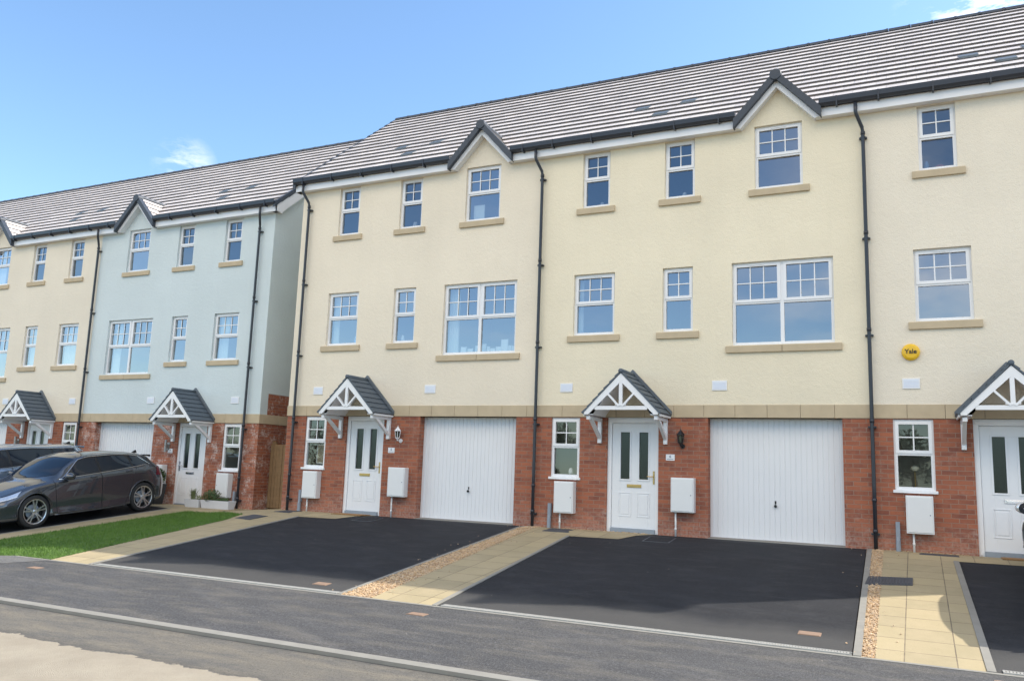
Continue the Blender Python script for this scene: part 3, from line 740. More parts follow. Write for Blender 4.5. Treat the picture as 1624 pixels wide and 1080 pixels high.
def house(name, X0, Y0, Z0, sg, xa, xb, label, wall, ends='', lamp='modern', digit=None, brassdoor=True, brick='brick', gx0=None, detail=True):
    global SG
    SG = sg
    h = thing('terraced_house', (X0, Y0, Z0), label, 'house', 'three-storey terraced houses in the two rows')
    bT, bB = 2.33, 2.10
    up = MB()
    holes = [w[:4] for w in WIN.values()]
    wall_holes(up, xa, xb, bT, 7.60, holes, .09)
    up.poly([(G - .70, -.0005, 7.595), (G + .70, -.0005, 7.595), (G, -.0005, 8.33)])
    D = 7.7; ridge = (-.24 + NC * ROW, 10.92)
    for e, x in (('a', xa), ('b', xb)):
        if e in ends:
            ze = 7.62
            if sg == -1 and e == 'a':   # the end wall with the brick patch
                up.poly([(x, 0, bT), (x, .26, bT), (x, .26, 2.86), (x, D, 2.86), (x, D, 7.7), (x, ridge[0], ridge[1] - .1), (x, 0, 7.70)])
            else: up.poly([(x, 0, bT), (x, D, bT), (x, D, 7.7), (x, ridge[0], ridge[1] - .1), (x, 0, 7.70)])
    up.build('wall', wall, h, recalc=False)
    bk = MB(); bk.poly([(xa, D, -.3), (xb, D, -.3), (xb, D, 7.8), (xa, D, 7.8)]); bk.build('rear_wall', wall, h, recalc=False)
    br = MB(); wall_holes(br, xa, xb, -.4, bB, [DOOR, (*GAR, .26), W01], .10)
    for e, x in (('a', xa), ('b', xb)):
        if e in ends:
            br.poly([(x, 0, -.5), (x, D, -.5), (x, D, bB), (x, 0, bB)])
            if sg == -1 and e == 'a': br.poly([(x - .0, .26, bT), (x, D, bT), (x, D, 2.86), (x, .26, 2.86)])
    # garage piers returned a little deeper
    br.build('brick_wall', M[brick], h, recalc=False)
    bd = MB(); x = xa
    while x < xb - .02:
        x2 = min(x + .56, xb); 
        if xb - x2 < .1: x2 = xb
        bd.box(x + .0025, x2 - .0025, -.016, .25, bB, bT); x = x2
    for e, xx in (('a', xa), ('b', xb)):
        if e in ends:
            y = .132; s = -1 if e == 'a' else 1
            while y < D:
                a, b = sorted((xx + s * .016, xx - s * .05)); bd.box(a, b, y, min(y + .55, D), bB, bT); y += .555
            a, b = sorted((xx + s * .016, xx)); bd.box(a, b, -.0155, .129, bB + .0005, bT - .0005)
    bd.build('stone_band', M['stone'], h, bevel=.003)
    it = MB()
    for z in (-.1, 2.6, 5.3): it.box(xa + .06, xb - .06, .16, 3.2, z, z + .06)
    it.poly([(xa + .06, 3.2, -.1), (xb - .06, 3.2, -.1), (xb - .06, 3.2, 7.8), (xa + .06, 3.2, 7.8)])
    it.poly([(xa + .06, .16, 7.75), (xb - .06, .16, 7.75), (xb - .06, 3.2, 7.75), (xa + .06, 3.2, 7.75)])
    for x in (xa + .06, 2.3, 3.6, xb - .06): it.poly([(x, .16, 2.6), (x, 3.2, 2.6), (x, 3.2, 7.75), (x, .16, 7.75)])
    for x in (1.4, 3.2): it.poly([(x, .16, -.1), (x, 3.2, -.1), (x, 3.2, 2.6), (x, .16, 2.6)])
    it.poly([(xa + .06, 1.1, -.1), (1.39, 1.1, -.1), (1.39, 1.1, 2.6), (xa + .06, 1.1, 2.6)])
    it.build('interior', M['dado'], h, recalc=False)
    for k, w in WIN.items(): window(h, *w)
    window(h, *W01, 1, 2, sill='plastic', yf=.03)
    front_door(h, brassdoor); garage(h); canopy(h)
    ex = .15
    ra = xa - (ex if 'a' in ends else 0); rb = xb + (ex if 'b' in ends else 0)
    vg = None
    if 'a' in ends: vg = 'L'
    if 'b' in ends: vg = 'R'
    rf = roof(h, ra + (.05 if 'a' in ends else 0), rb - (.05 if 'b' in ends else 0), vg)
    eaves(h, ra, rb, ends=ends)
    for e in ends:   # verge: white bargeboard, soffit and box end, dark verge units
        x = xa if e == 'a' else xb; s = -1 if e == 'a' else 1; xo = x + s * ex
        v = MB(); sl = .808; y1 = ridge[0]; zf = lambda y: 7.715 + sl * (y + .2)
        a, b = sorted((xo, xo - s * .02))
        v.prism_x([(-.165, 7.50), (-.165, zf(-.165) - .04), (y1, zf(y1) - .04), (y1, zf(y1) - .22), (.12, 7.575), (.06, 7.50)], a, b)
        a, b = sorted((xo - s * .02, x)); v.prism_x([(.09, 7.585), (y1, zf(y1) - .20), (y1, zf(y1) - .19), (.09, 7.595)], a, b)
        v.prism_x([(-.143, 7.504), (-.143, 7.515), (.11, 7.515), (.11, 7.504)], a, b)
        v.build('bargeboard', M['upvc'], h)
        w = MB(); yy = -.24; k = 0
        while yy < y1 - .05:
            z0 = zf(yy); z1 = zf(yy + ROW); t = .045
            a, b = sorted((xo - s * .055, xo + s * (.022)))
            w.prism_x([(yy, z0 + t + .004), (yy + ROW, z1 + .022), (yy + ROW, z1 - .075), (yy, z0 - .095)], a, b); yy += ROW; k += 1
        w.build('verge_tiles', M['verge'], rf)
    px = .23 if sg == 1 else .46
    if 'a' in ends or True: pass
    vent(h, .715, .98, 2.59, 2.765); vent(h, 3.72, 3.99, 2.595, 2.775)
    meter(h, .70, 1.10, .25, .85, .80) ; meter(h, 3.0, 3.42, .385, 1.0, 3.07)
    if lamp == 'modern': modern_lamp(h, 3.03, 1.47 if sg == -1 else 1.6)
    elif lamp: lantern(h, 3.17, 1.73, M[lamp])
    if digit: plate(h, digit)
    pipe_stub(h, .57)
    return h

XR, YK, ZK = -1.45, .637, -.148
H1 = house('h', 0, 0, 0, 1, 0, 6.37, 'cream rendered terraced house at the left end of the nearer row, beside the narrow gap', M['cream'], 'a', 'upvc', '5')
downpipe(H1, .25); 
H2 = house('h', L, 0, 0, 1, .21, 6.37, 'yellow rendered terraced house with a black wall lantern beside its door', M['yellow'], '', 'black', '6')
downpipe(H2, .225)
H3 = house('h', 2 * L, 0, 0, 1, .21, 6.25, 'pale cream terraced house with a round yellow alarm box on its wall', M['pale'], 'b', None, None, brassdoor=False)
downpipe(H3, .235)
b = MB(); b.lathe([(.02, -.072), (.10, -.066), (.13, -.05), (.14, -.03), (.14, -.002)], (.86, 0, 3.20), 'y', 28)
bell = b.build('alarm_box', M['yellowp'], H3, smooth=False)
text_mesh('lettering', 'Yale', .105, (.86, -.0745, 3.205), M['ink'], bell, .002)
K1 = house('h', XR, YK, ZK, -1, 0, 6.5, 'pale blue rendered terraced house at the end of the farther row, facing the narrow gap', M['blue'], 'a', 'modern', '4', brassdoor=False, brick='brick2')
downpipe(K1, .42)
K2 = house('h', XR - L, YK, ZK, -1, .34, 6.5, 'cream terraced house behind the steel blue car, cut by the left edge', M['cream2'], '', 'modern', None, brassdoor=False)
downpipe(K2, .36)
SG = -1
K3 = thing('terraced_house', (XR - 2 * L, YK, ZK), 'far house whose tiled roof slope shows at the top left edge of the photo', 'house', 'three-storey terraced houses in the two rows')
up = MB(); up.poly([(.34, 0, -.3), (6.5, 0, -.3), (6.5, 0, 7.6), (.34, 0, 7.6)]); up.poly([(6.5, 0, -.3), (6.5, 7.7, -.3), (6.5, 7.7, 7.7), (6.5, 3.85, 10.9), (6.5, 0, 7.7)]); up.build('wall', M['cream'], K3, recalc=False)
roof(K3, .34, 6.65, 'R', gable=False); eaves(K3, .34, 6.6, gable=False)
SG = 1

# ------------------------------------------------------------------ things around the houses
g = thing('side_gate', (-1.42, 1.1, -.16), 'tall close-boarded timber gate closing the narrow gap between the two rows', 'gate')
m = MB(); x = .0
while x < 1.30:
    w = random.uniform(.092, .10); m.box(x + .003, x + w, random.uniform(-.004, .004), .02, .05, 1.62 + random.uniform(-.006, .006)); x += w + .003
m.build('board_panel', M['timber'], g, bevel=.002)
m = MB(); m.box(.0, 1.34, .022, .06, .3, .39); m.box(.0, 1.34, .022, .06, 1.3, 1.39); m.build('rail', M['timber'], g)
for x in (-.0, 1.31):
    m = MB(); m.box(x - .02, x + .08, .065, .14, 0, 1.70); m.build('post', M['timber'], g)

def cover(name, pts, off, mat, label, cat, grid=False, group=None):
    th = thing(name, (0, 0, 0), label, cat, group)
    c = Vector((sum(p[0] for p in pts) / 4, sum(p[1] for p in pts) / 4, 0)); c.z = gz(c.x, c.y); th.location = c
    m = MB(); vs = [(p[0] - c.x, p[1] - c.y, gz(*p) - c.z + off) for p in pts]
    m.add([(v[0], v[1], v[2] - .03) for v in vs] + vs, [(4, 5, 6, 7), (0, 1, 5, 4), (1, 2, 6, 5), (2, 3, 7, 6), (3, 0, 4, 7)])
    m.build('frame', M['iron'] if grid or mat is not M['terra'] else M['terra'], th)
    m = MB(); a, b, d, e = [Vector(v) for v in vs]
    L_ = lambda s, t: (a * (1 - s) + b * s) * (1 - t) + (e * (1 - s) + d * s) * t
    if grid:
        n = 14
        for i in range(n):
            s0, s1 = .03 + .94 * i / n, .03 + .94 * (i + .55) / n; q = [L_(s0, .06), L_(s1, .06), L_(s1, .94), L_(s0, .94)]
            m.add([(v.x, v.y, v.z + .001) for v in q] + [(v.x, v.y, v.z + .007) for v in q], [(4, 5, 6, 7), (0, 1, 5, 4), (1, 2, 6, 5), (2, 3, 7, 6), (3, 0, 4, 7)])
    else:
        q = [L_(.06, .07), L_(.94, .07), L_(.94, .93), L_(.06, .93)]
        m.add([(v.x, v.y, v.z + .0005) for v in q] + [(v.x, v.y, v.z + .004) for v in q], [(4, 5, 6, 7), (0, 1, 5, 4), (1, 2, 6, 5), (2, 3, 7, 6), (3, 0, 4, 7)])
    m.build('lid', mat, th)
    return th
gr = 'inspection covers in the paths and drives'
cover('drain_grating', [(12.53, -2.98), (13.10, -2.80), (13.10, -2.34), (12.55, -2.46)], .016, M['iron'], 'dark slotted drain cover lying across the gravel and slabs at the right', 'drain cover', True)
cover('inspection_cover', rect(13.19, 13.74, -.46, -.22), .012, M['iron'], 'grey inspection cover on the slabs below the right-hand house door', 'cover', group=gr)
cover('inspection_cover', [(.26, -1.70), (.74, -1.78), (.74, -1.24), (.28, -1.16)], .012, M['iron'], 'dark inspection cover on the path nearest the lawn', 'cover', group=gr)
cover('inspection_cover', [(.38, -.66), (.82, -.68), (.80, -.20), (.36, -.18)], .012, M['iron'], 'dark inspection cover in front of the small white meter box of the cream house', 'cover', group=gr)
cover('inspection_cover', [(6.88, -.72), (7.40, -.72), (7.32, -.24), (6.84, -.24)], .012, M['iron'], 'grey inspection cover in the slabs left of the yellow house door', 'cover', group=gr)
for x0, l in ((0, 'cream'), (L, 'yellow')):
    cover('inspection_cover', [(2.72 + x0, -1.0), (3.20 + x0, -1.0), (3.20 + x0, -.5), (2.72 + x0, -.5)], .004, M['asph'], 'asphalt-filled inspection cover in the driveway right of the %s house door' % l, 'cover', group=gr)
gt = 'small tan stop tap covers'
for (x, y, l) in ((1.38, -6.85, 'small tan cover in the pavement nearest the lawn'), (5.85, -5.80, 'small tan cover in the far corner of the left driveway, in shade edge'),
                  (7.97, -6.73, 'small tan cover in the pavement below the slab path'), (12.12, -5.58, 'small tan cover at the sunlit corner of the middle driveway'),
                  (13.86, -6.55, 'small tan cover in the pavement at the bottom right of the photo')):
    cover('stop_tap_cover', [(x - .115, y - .07), (x + .115, y - .07), (x + .115, y + .07), (x - .115, y + .07)], .003, M['terra'], l, 'cover', group=gt)
# slotted drainage channels
for i, (a, b, l) in enumerate(((1.80, 6.40, 'left'), (7.96, 12.57, 'middle'), (13.84, 18.4, 'right-hand'))):
    th = thing('drainage_channel', (a, YC + .062, gz(a, YC + .062)), 'long slotted drainage channel across the foot of the %s driveway' % l, 'drain', 'drainage channels')
    sh = lambda y: gz(5, YC + .10 + y) - gz(5, YC + .1)
    m = MB(); n = int((b - a) / .028)
    for k in range(n):
        x = k * .028; m.box(x, x + .020, -.045, .045, -.01, .011)
    m.box(0, b - a, -.052, -.036, -.01, .013); m.box(0, b - a, .036, .052, -.01, .013); m.build('grating', M['grating'], th)
    m = MB(); m.box(0, b - a, -.051, .051, -.04, .001); m.build('channel', M['iron'], th)
# doormats
def doormat(x, y, w, d, l):
    m = MB(); m.box(-w / 2, w / 2, -d / 2, d / 2, .0, .014); m.box(-w / 2 + .03, w / 2 - .03, -d / 2 + .03, d / 2 - .03, .014, .019)
    o = m.build('doormat', M['doormat'], bevel=.003); o.location = (x, y, gz(x, y) + .006); tag(o, l, 'doormat')
doormat(2.15, -.24, .80, .34, 'brown coir doormat on the path at the cream house door')
doormat(14.62, -.22, .60, .34, 'dark brown doormat on the path at the right-hand house door')

# planters
def leaves(mb, c, rx, rz, n, size, rnd, fill=.6):
    for i in range(n):
        while True:
            p = Vector((rnd.uniform(-1, 1), rnd.uniform(-1, 1), rnd.uniform(-1, 1)))
            if fill < p.length < 1: break
        q = Vector((c[0] + p.x * rx, c[1] + p.y * rx, c[2] + p.z * rz)); a = Vector((rnd.uniform(-1, 1), rnd.uniform(-1, 1), rnd.uniform(-1, 1))).normalized()
        b = a.cross(p.normalized() + Vector((.01, .02, .03))).normalized(); s = size * rnd.uniform(.6, 1.3)
        mb.add([q - a * s, q + b * s * .5, q + a * s, q - b * s * .5], [(0, 1, 2, 3)])
rnd = random.Random(9)
pz = gz(-4.35, .1)
t = thing('potted_shrub', (-4.38, .28, pz), 'clipped green ball shrub in a tall dark planter beside the blue house door', 'plant pot')
m = MB(); m.add([(-.13, -.13, .004), (.13, -.13, .004), (.13, .13, .004), (-.13, .13, .004), (-.18, -.18, .52), (.18, -.18, .52), (.18, .18, .52), (-.18, .18, .52)], [(0, 1, 2, 3), (4, 5, 6, 7), (0, 1, 5, 4), (1, 2, 6, 5), (2, 3, 7, 6), (3, 0, 4, 7)])
m.build('planter', M['planter'], t, bevel=.006)
m = MB(); leaves(m, (0, 0, .70), .22, .22, 1500, .028, rnd, .55); m.build('foliage', M['leaf'], t, recalc=False)
m = MB(); m.tube([(0, 0, .5), (0, 0, .7)], .02, 6); m.build('trunk', M['timber'], t)
def trough(x, w, l, seed):
    rnd = random.Random(seed)
    t = thing('flower_trough', (x, .18, gz(x, .18)), l, 'planter', 'white troughs below the blue house window')
    m = MB(); a = w / 2; m.add([(-a + .03, -.10, .004), (a - .03, -.10, .004), (a - .03, .10, .004), (-a + .03, .10, .004), (-a, -.13, .20), (a, -.13, .20), (a, .13, .20), (-a, .13, .20)], [(0, 1, 2, 3), (0, 1, 5, 4), (1, 2, 6, 5), (2, 3, 7, 6), (3, 0, 4, 7)])
    m.box(-a, a, -.12, .12, .17, .18)
    m.build('trough', M['trough'], t)
    f = MB()
    return t, f, rnd
t, f, r_ = trough(-2.88, .50, 'smaller white trough with a spiky plant beside the blue house door', 3)
for i in range(80):
    a = r_.random() * 6.28; s = r_.uniform(.05, .17); h = r_.uniform(.15, .30); x0 = -.08 + r_.uniform(-.05, .05)
    d = Vector((math.cos(a), math.sin(a), 0)); p = Vector((x0, 0, .18)); n_ = Vector((-d.y, d.x, 0)) * .007
    f.add([p - n_, p + n_, p + d * s * .5 + Vector((0, 0, h * .7)) + n_, p + d * s * .5 + Vector((0, 0, h * .7)) - n_, p + d * s + Vector((0, 0, h))], [(0, 1, 2, 3), (3, 2, 4)])
leaves(f, (.12, 0, .22), .13, .08, 200, .022, r_, .2); f.build('plant', M['leafp'], t, recalc=False)
t, f, r_ = trough(-2.12, .92, 'longer white trough of low green plants beneath the small meter box', 4)
leaves(f, (-.22, 0, .30), .22, .17, 800, .024, r_, .3); leaves(f, (.2, 0, .22), .14, .06, 300, .02, r_, .2); leaves(f, (.0, 0, .21), .14, .05, 200, .02, r_, .2)
f.build('plant', M['leaf'], t, recalc=False)

# things seen in windows
def pos(h, x, z, y=.2): 
    s = -1 if h in (K1, K2) else 1
    return (h.location.x + s * x, h.location.y + y, h.location.z + z)
def framed(h, x, z, w, hh, l, y=.2, inner='paper'):
    t = thing('picture_frame', pos(h, x, z, y), l, 'picture frame')
    m = MB(); e = .025
    m.box(-w / 2, w / 2, 0, .02, 0, e); m.box(-w / 2, w / 2, 0, .02, hh - e, hh); m.box(-w / 2, -w / 2 + e, 0, .02, e, hh - e); m.box(w / 2 - e, w / 2, 0, .02, e, hh - e); m.build('frame', M['upvc'], t)
    m = MB(); m.box(-w / 2 + e, w / 2 - e, .006, .018, e, hh - e); m.build('picture', M[inner], t)
framed(H1, 4.76, 6.40, .26, .34, 'white picture frame standing in the gable window of the cream house')
framed(H1, .90, 1.02, .36, .44, 'framed beige picture in the ground floor window of the cream house', .25, 'picture')
rnd = random.Random(2)
spots = [(4.34, .10, .07), (4.52, .15, .17), (4.68, .14, .13), (4.86, .12, .19), (4.99, .16, .22), (5.12, .08, .16), (5.22, .12, .12), (5.36, .14, .15), (5.50, .17, .30), (5.62, .08, .17), (5.72, .12, .16)]
lab = ['leftmost and lowest', 'second from left', 'third from left', 'fourth from left', 'fifth from left, tall', 'sixth from left, narrow', 'seventh from left', 'eighth from left', 'tallest', 'narrow tenth', 'rightmost']
for (x, w, hh), l in zip(spots, lab):
    m = MB(); m.add([(-w / 2, 0, 0), (0, .05, 0), (w / 2, -.01, 0), (-w / 2, .02, hh), (0, .055, hh), (w / 2, .01, hh)], [(0, 1, 4, 3), (1, 2, 5, 4)])
    o = m.build('greeting_card', M['paper'], recalc=False); o.location = pos(H1, x, 3.44, .19); tag(o, '%s white card standing on the sill of the big cream house window' % l, 'card', 'cards along the big window of the cream house')
def vase(h, x, z, hh, r, mat, name, l, cat):
    m = MB(); m.lathe([(r * .6, 0), (r, hh * .3), (r * .8, hh * .75), (r * .55, hh)], (0, 0, 0), 'z', 12)
    o = m.build(name, M[mat], smooth=True); o.location = pos(h, x, z, .2); tag(o, l, cat)
vase(H2, .90, .98, .13, .05, 'paper', 'candle', 'small white candle in the ground floor window of the yellow house', 'candle')
vase(H1, 3.12, 6.39, .13, .06, 'paper', 'soap_bottle', 'squat white bottle in the middle top floor window of the cream house', 'bottle')
vase(H1, 2.95, 3.78, .14, .04, 'paper', 'small_jar', 'white jar in the narrow middle window of the cream house', 'jar')
vase(H1, 1.68, 3.78, .16, .06, 'bluething', 'blue_jug', 'pale blue jug in the left first floor window of the cream house', 'jug')
vase(H2, 1.45, 6.39, .09, .045, 'paper', 'small_pot', 'small pale pot in the left top window of the yellow house', 'pot')
vase(H2, 3.15, 6.39, .10, .05, 'paper', 'small_pot', 'small pale pot in the middle top window of the yellow house', 'pot')
vase(H3, 1.22, 6.39, .16, .04, 'bluething', 'tumbler', 'blue tumbler in the top window above the alarm box', 'glass')
vase(H3, 1.42, 6.39, .07, .09, 'redthing', 'red_dish', 'low red dish in the top window above the alarm box', 'dish')
t = thing('table_lamp', pos(H3, .85, .97, .32), 'round cream globe lamp on a thin stem behind the ground floor window at the right', 'lamp')
m = MB(); m.lathe([(.01, .27), (.05, .285), (.068, .32), (.05, .355), (.01, .37)], (0, 0, 0), 'z', 14); m.build('globe', M['cream_lamp'], t, smooth=True)
m = MB(); m.tube([(0, 0, .01), (0, 0, .28)], .008, 8); m.lathe([(.05, 0), (.05, .015)], (0, 0, 0), 'z', 12); m.build('stem', M['brass'], t)
def curtain(h, x0, x1, z0, z1, l):
    m = MB(); n = 26; s = -1 if h in (K1, K2) else 1
    vs = []
    for i in range(n + 1):
        x = s * (x1 - x0) * i / n; y = .02 * math.sin(i * 1.25)
        vs += [(x, y, 0), (x, y * .7, z1 - z0)]
    m.add(vs, [(2 * i, 2 * i + 2, 2 * i + 3, 2 * i + 1) for i in range(n)])
    o = m.build('curtain', M['fabric'], smooth=True, mirror=False, recalc=False); o.location = pos(h, x0, z0, .24); tag(o, l, 'curtain')
curtain(H1, 4.10, 4.36, 3.45, 4.95, 'white curtain at the left of the big first floor window of the cream house')
curtain(H1, .98, 1.14, 3.74, 4.95, 'white curtain at the left of the cream house first floor side window')
curtain(H2, .98, 1.08, 3.74, 4.95, 'narrow white curtain in the left first floor window of the yellow house')
curtain(K1, 5.52, 5.82, 3.45, 4.95, 'white curtain at the left of the blue house big window')
curtain(K1, 4.12, 4.34, 3.45, 4.95, 'white curtain at the right of the blue house big window')
curtain(K1, 1.48, 1.80, 3.74, 4.95, 'white curtain at the left of the right-hand first floor window of the blue house')
curtain(K2, 1.25, 1.80, 3.74, 4.95, 'white curtain in the first floor window next to the downpipe on the far cream house')
curtain(K2, 2.98, 3.34, 3.74, 4.95, 'white curtain in the narrow first floor window of the far cream house')
curtain(K2, 5.0, 5.35, 6.38, 7.5, 'white curtain in the gable window at the left edge of the photo')

# ------------------------------------------------------------------ cars
ROWS = [
 [(0.04,.42,.20),(.5,.45,.17),(3.9,.45,.19),(4.26,.42,.30)],
 [(0.03,.50,.21),(.12,.70,.20),(.30,.81,.19),(.88,.865,.20),(2.2,.862,.19),(3.5,.865,.21),(4.0,.80,.24),(4.18,.68,.28),(4.27,.48,.31)],
 [(0.00,.52,.34),(.10,.73,.34),(.30,.855,.35),(.88,.893,.38),(2.2,.872,.34),(3.5,.893,.38),(4.0,.845,.41),(4.22,.70,.43),(4.31,.50,.45)],
 [(0.0,.52,.50),(.10,.74,.51),(.30,.868,.54),(.88,.897,.60),(1.5,.885,.575),(2.2,.88,.57),(3.0,.885,.60),(3.5,.897,.66),(4.0,.855,.68),(4.22,.71,.68),(4.30,.50,.68)],
 [(.06,.50,.62),(.16,.68,.635),(.34,.80,.67),(.88,.872,.80),(1.4,.872,.835),(2.2,.872,.865),(3.0,.872,.895),(3.5,.868,.92),(3.95,.81,.94),(4.15,.68,.93),(4.23,.48,.92)],
 [(.08,.48,.64),(.18,.64,.66),(.38,.74,.72),(.88,.80,.855),(1.25,.815,.905),(2.2,.815,.955),(3.0,.80,.99),(3.5,.78,1.02),(3.85,.74,1.05),(4.08,.63,1.04),(4.20,.45,.99)],
 [(.10,.40,.655),(.22,.52,.69),(.42,.58,.76),(.88,.67,.875),(1.2,.735,.925),(1.38,.74,.985),(1.65,.68,1.165),(1.95,.625,1.305),(2.3,.60,1.36),(2.8,.592,1.362),(3.3,.575,1.33),(3.7,.55,1.275),(3.9,.53,1.215),(4.05,.50,1.09),(4.18,.40,1.0)],
 [(.10,.22,.665),(.22,.28,.70),(.42,.32,.775),(.88,.38,.90),(1.1,.42,.94),(1.28,.44,1.0),(1.55,.40,1.17),(1.88,.37,1.345),(2.3,.36,1.41),(2.8,.355,1.41),(3.3,.35,1.375),(3.75,.33,1.31),(3.95,.32,1.235),(4.08,.3,1.10),(4.19,.25,1.01)],
 [(.10,0,.67),(.22,0,.705),(.42,0,.78),(.88,0,.91),(1.06,0,.945),(1.24,0,1.005),(1.5,0,1.18),(1.84,0,1.36),(2.3,0,1.425),(2.8,0,1.425),(3.3,0,1.39),(3.78,0,1.32),(3.98,0,1.24),(4.10,0,1.11),(4.20,0,1.02)],
]
def herm(keys, x):
    n = len(keys)
    if x <= keys[0][0]: return keys[0][1], keys[0][2]
    if x >= keys[-1][0]: return keys[-1][1], keys[-1][2]
    i = next(i for i in range(n - 1) if keys[i][0] <= x <= keys[i + 1][0])
    x0, x1 = keys[i][0], keys[i + 1][0]; h = x1 - x0; t = (x - x0) / h; out = []
    for c in (1, 2):
        d = (keys[i + 1][c] - keys[i][c]) / h
        def slope(j):
            if j == 0 or j == n - 1: return d
            a = (keys[j][c] - keys[j - 1][c]) / (keys[j][0] - keys[j - 1][0]); b = (keys[j + 1][c] - keys[j][c]) / (keys[j + 1][0] - keys[j][0])
            return 0 if a * b <= 0 else 2 * a * b / (a + b)
        m0, m1 = slope(i), slope(i + 1)
        out.append((2 * t**3 - 3 * t * t + 1) * keys[i][c] + (t**3 - 2 * t * t + t) * h * m0 + (-2 * t**3 + 3 * t * t) * keys[i + 1][c] + (t**3 - t * t) * h * m1)
    return out
def stretch(rows, L0, L1, zs, cut=2.2, rear=None):
    out = []
    for r in rows: out.append([(x if x < cut else cut + (x - cut) * (L1 - cut) / (L0 - cut), y, z * (zs if z > .9 else 1 + (zs - 1) * max(0, (z - .3) / .6))) for x, y, z in r])
    return out
class Car:
    def __init__(s, rows): s.rows = rows; s.k0 = [r[0][0] for r in rows]; s.k1 = [r[-1][0] for r in rows]
    def P(s, u, k):     # u: global x target; k: fractional row
        def row(j, ):
            j = max(0, min(8, j)); t = (u - s.k0[8]) / (s.k1[8] - s.k0[8]) if False else u
            x = s.k0[j] + (s.k1[j] - s.k0[j]) * u
            y, z = herm(s.rows[j], x); return Vector((y, x, z))
        i = min(7, int(k)); t = k - i
        p1, p2 = row(i), row(i + 1)
        if t == 0: return p1
        p0 = row(i - 1) if i > 0 else p1 * 2 - p2
        p3 = row(i + 2) if i < 7 else Vector((-row(7).x, row(7).y, row(7).z))
        if i == 7: p3 = Vector((-p1.x, p1.y, p1.z))
        # tighter curve where the glasshouse meets body
        tn = .5
        m1 = (p2 - p0) * tn; m2 = (p3 - p1) * tn
        if i == 5: m1 = (p2 - p1) * 1.0 + Vector((.05, 0, -.0)); m2 = (p2 - p1) * .75
        if i == 4: m2 = (p2 - p1)
        if i == 6: m1 = (p2 - p1) * .9 + Vector((0, 0, .03))
        return (2*t**3-3*t*t+1)*p1 + (t**3-2*t*t+t)*m1 + (-2*t**3+3*t*t)*p2 + (t**3-t*t)*m2
    def U(s, x, k):
        a = s.k0[min(8, int(k))] + (s.k0[min(8, int(k) + 1)] - s.k0[min(8, int(k))]) * (k % 1)
        b = s.k1[min(8, int(k))] + (s.k1[min(8, int(k) + 1)] - s.k1[min(8, int(k))]) * (k % 1)
        return (x - a) / (b - a)
    def S(s, x, k, off=0):
        u = max(0, min(1, s.U(x, k))); p = s.P(u, k)
        if off:
            a = s.P(min(1, u + .004), k) - s.P(max(0, u - .004), k); b = s.P(u, min(8, k + .03)) - s.P(u, max(0, k - .03))
            n = a.cross(b).normalized()
            if n.x < 0 and k < 6.3: n = -n
            if k >= 6.3 and n.z < 0: n = -n
            p = p + n * off
        return p
def patch(car, quad, ns, nt, off, sides=(1, -1)):
    """quad: ((x,k) bottom-left, bottom-right, top-right, top-left)"""
    m = MB()
    for sd in sides:
        vs = []
        for j in range(nt + 1):
            t = j / nt
            for i in range(ns + 1):
                q = i / ns
                x = (quad[0][0] * (1 - q) + quad[1][0] * q) * (1 - t) + (quad[3][0] * (1 - q) + quad[2][0] * q) * t
                k = (quad[0][1] * (1 - q) + quad[1][1] * q) * (1 - t) + (quad[3][1] * (1 - q) + quad[2][1] * q) * t
                p = car.S(x, k, off); vs.append((p.x * sd, p.y, p.z))
        w = ns + 1
        m.add(vs, [(j * w + i, j * w + i + 1, (j + 1) * w + i + 1, (j + 1) * w + i) for j in range(nt) for i in range(ns)])
    return m
def line(car, pts, r, off=.0, sides=(1, -1), n=6):
    m = MB()
    for sd in sides:
        q = []
        for (x0, k0), (x1, k1) in zip(pts, pts[1:]):
            for i in range(8): q.append(car.S(x0 + (x1 - x0) * i / 8, k0 + (k1 - k0) * i / 8, off))
        q.append(car.S(*pts[-1], off)); m.tube([(p.x * sd, p.y, p.z) for p in q], r, n)
    return m
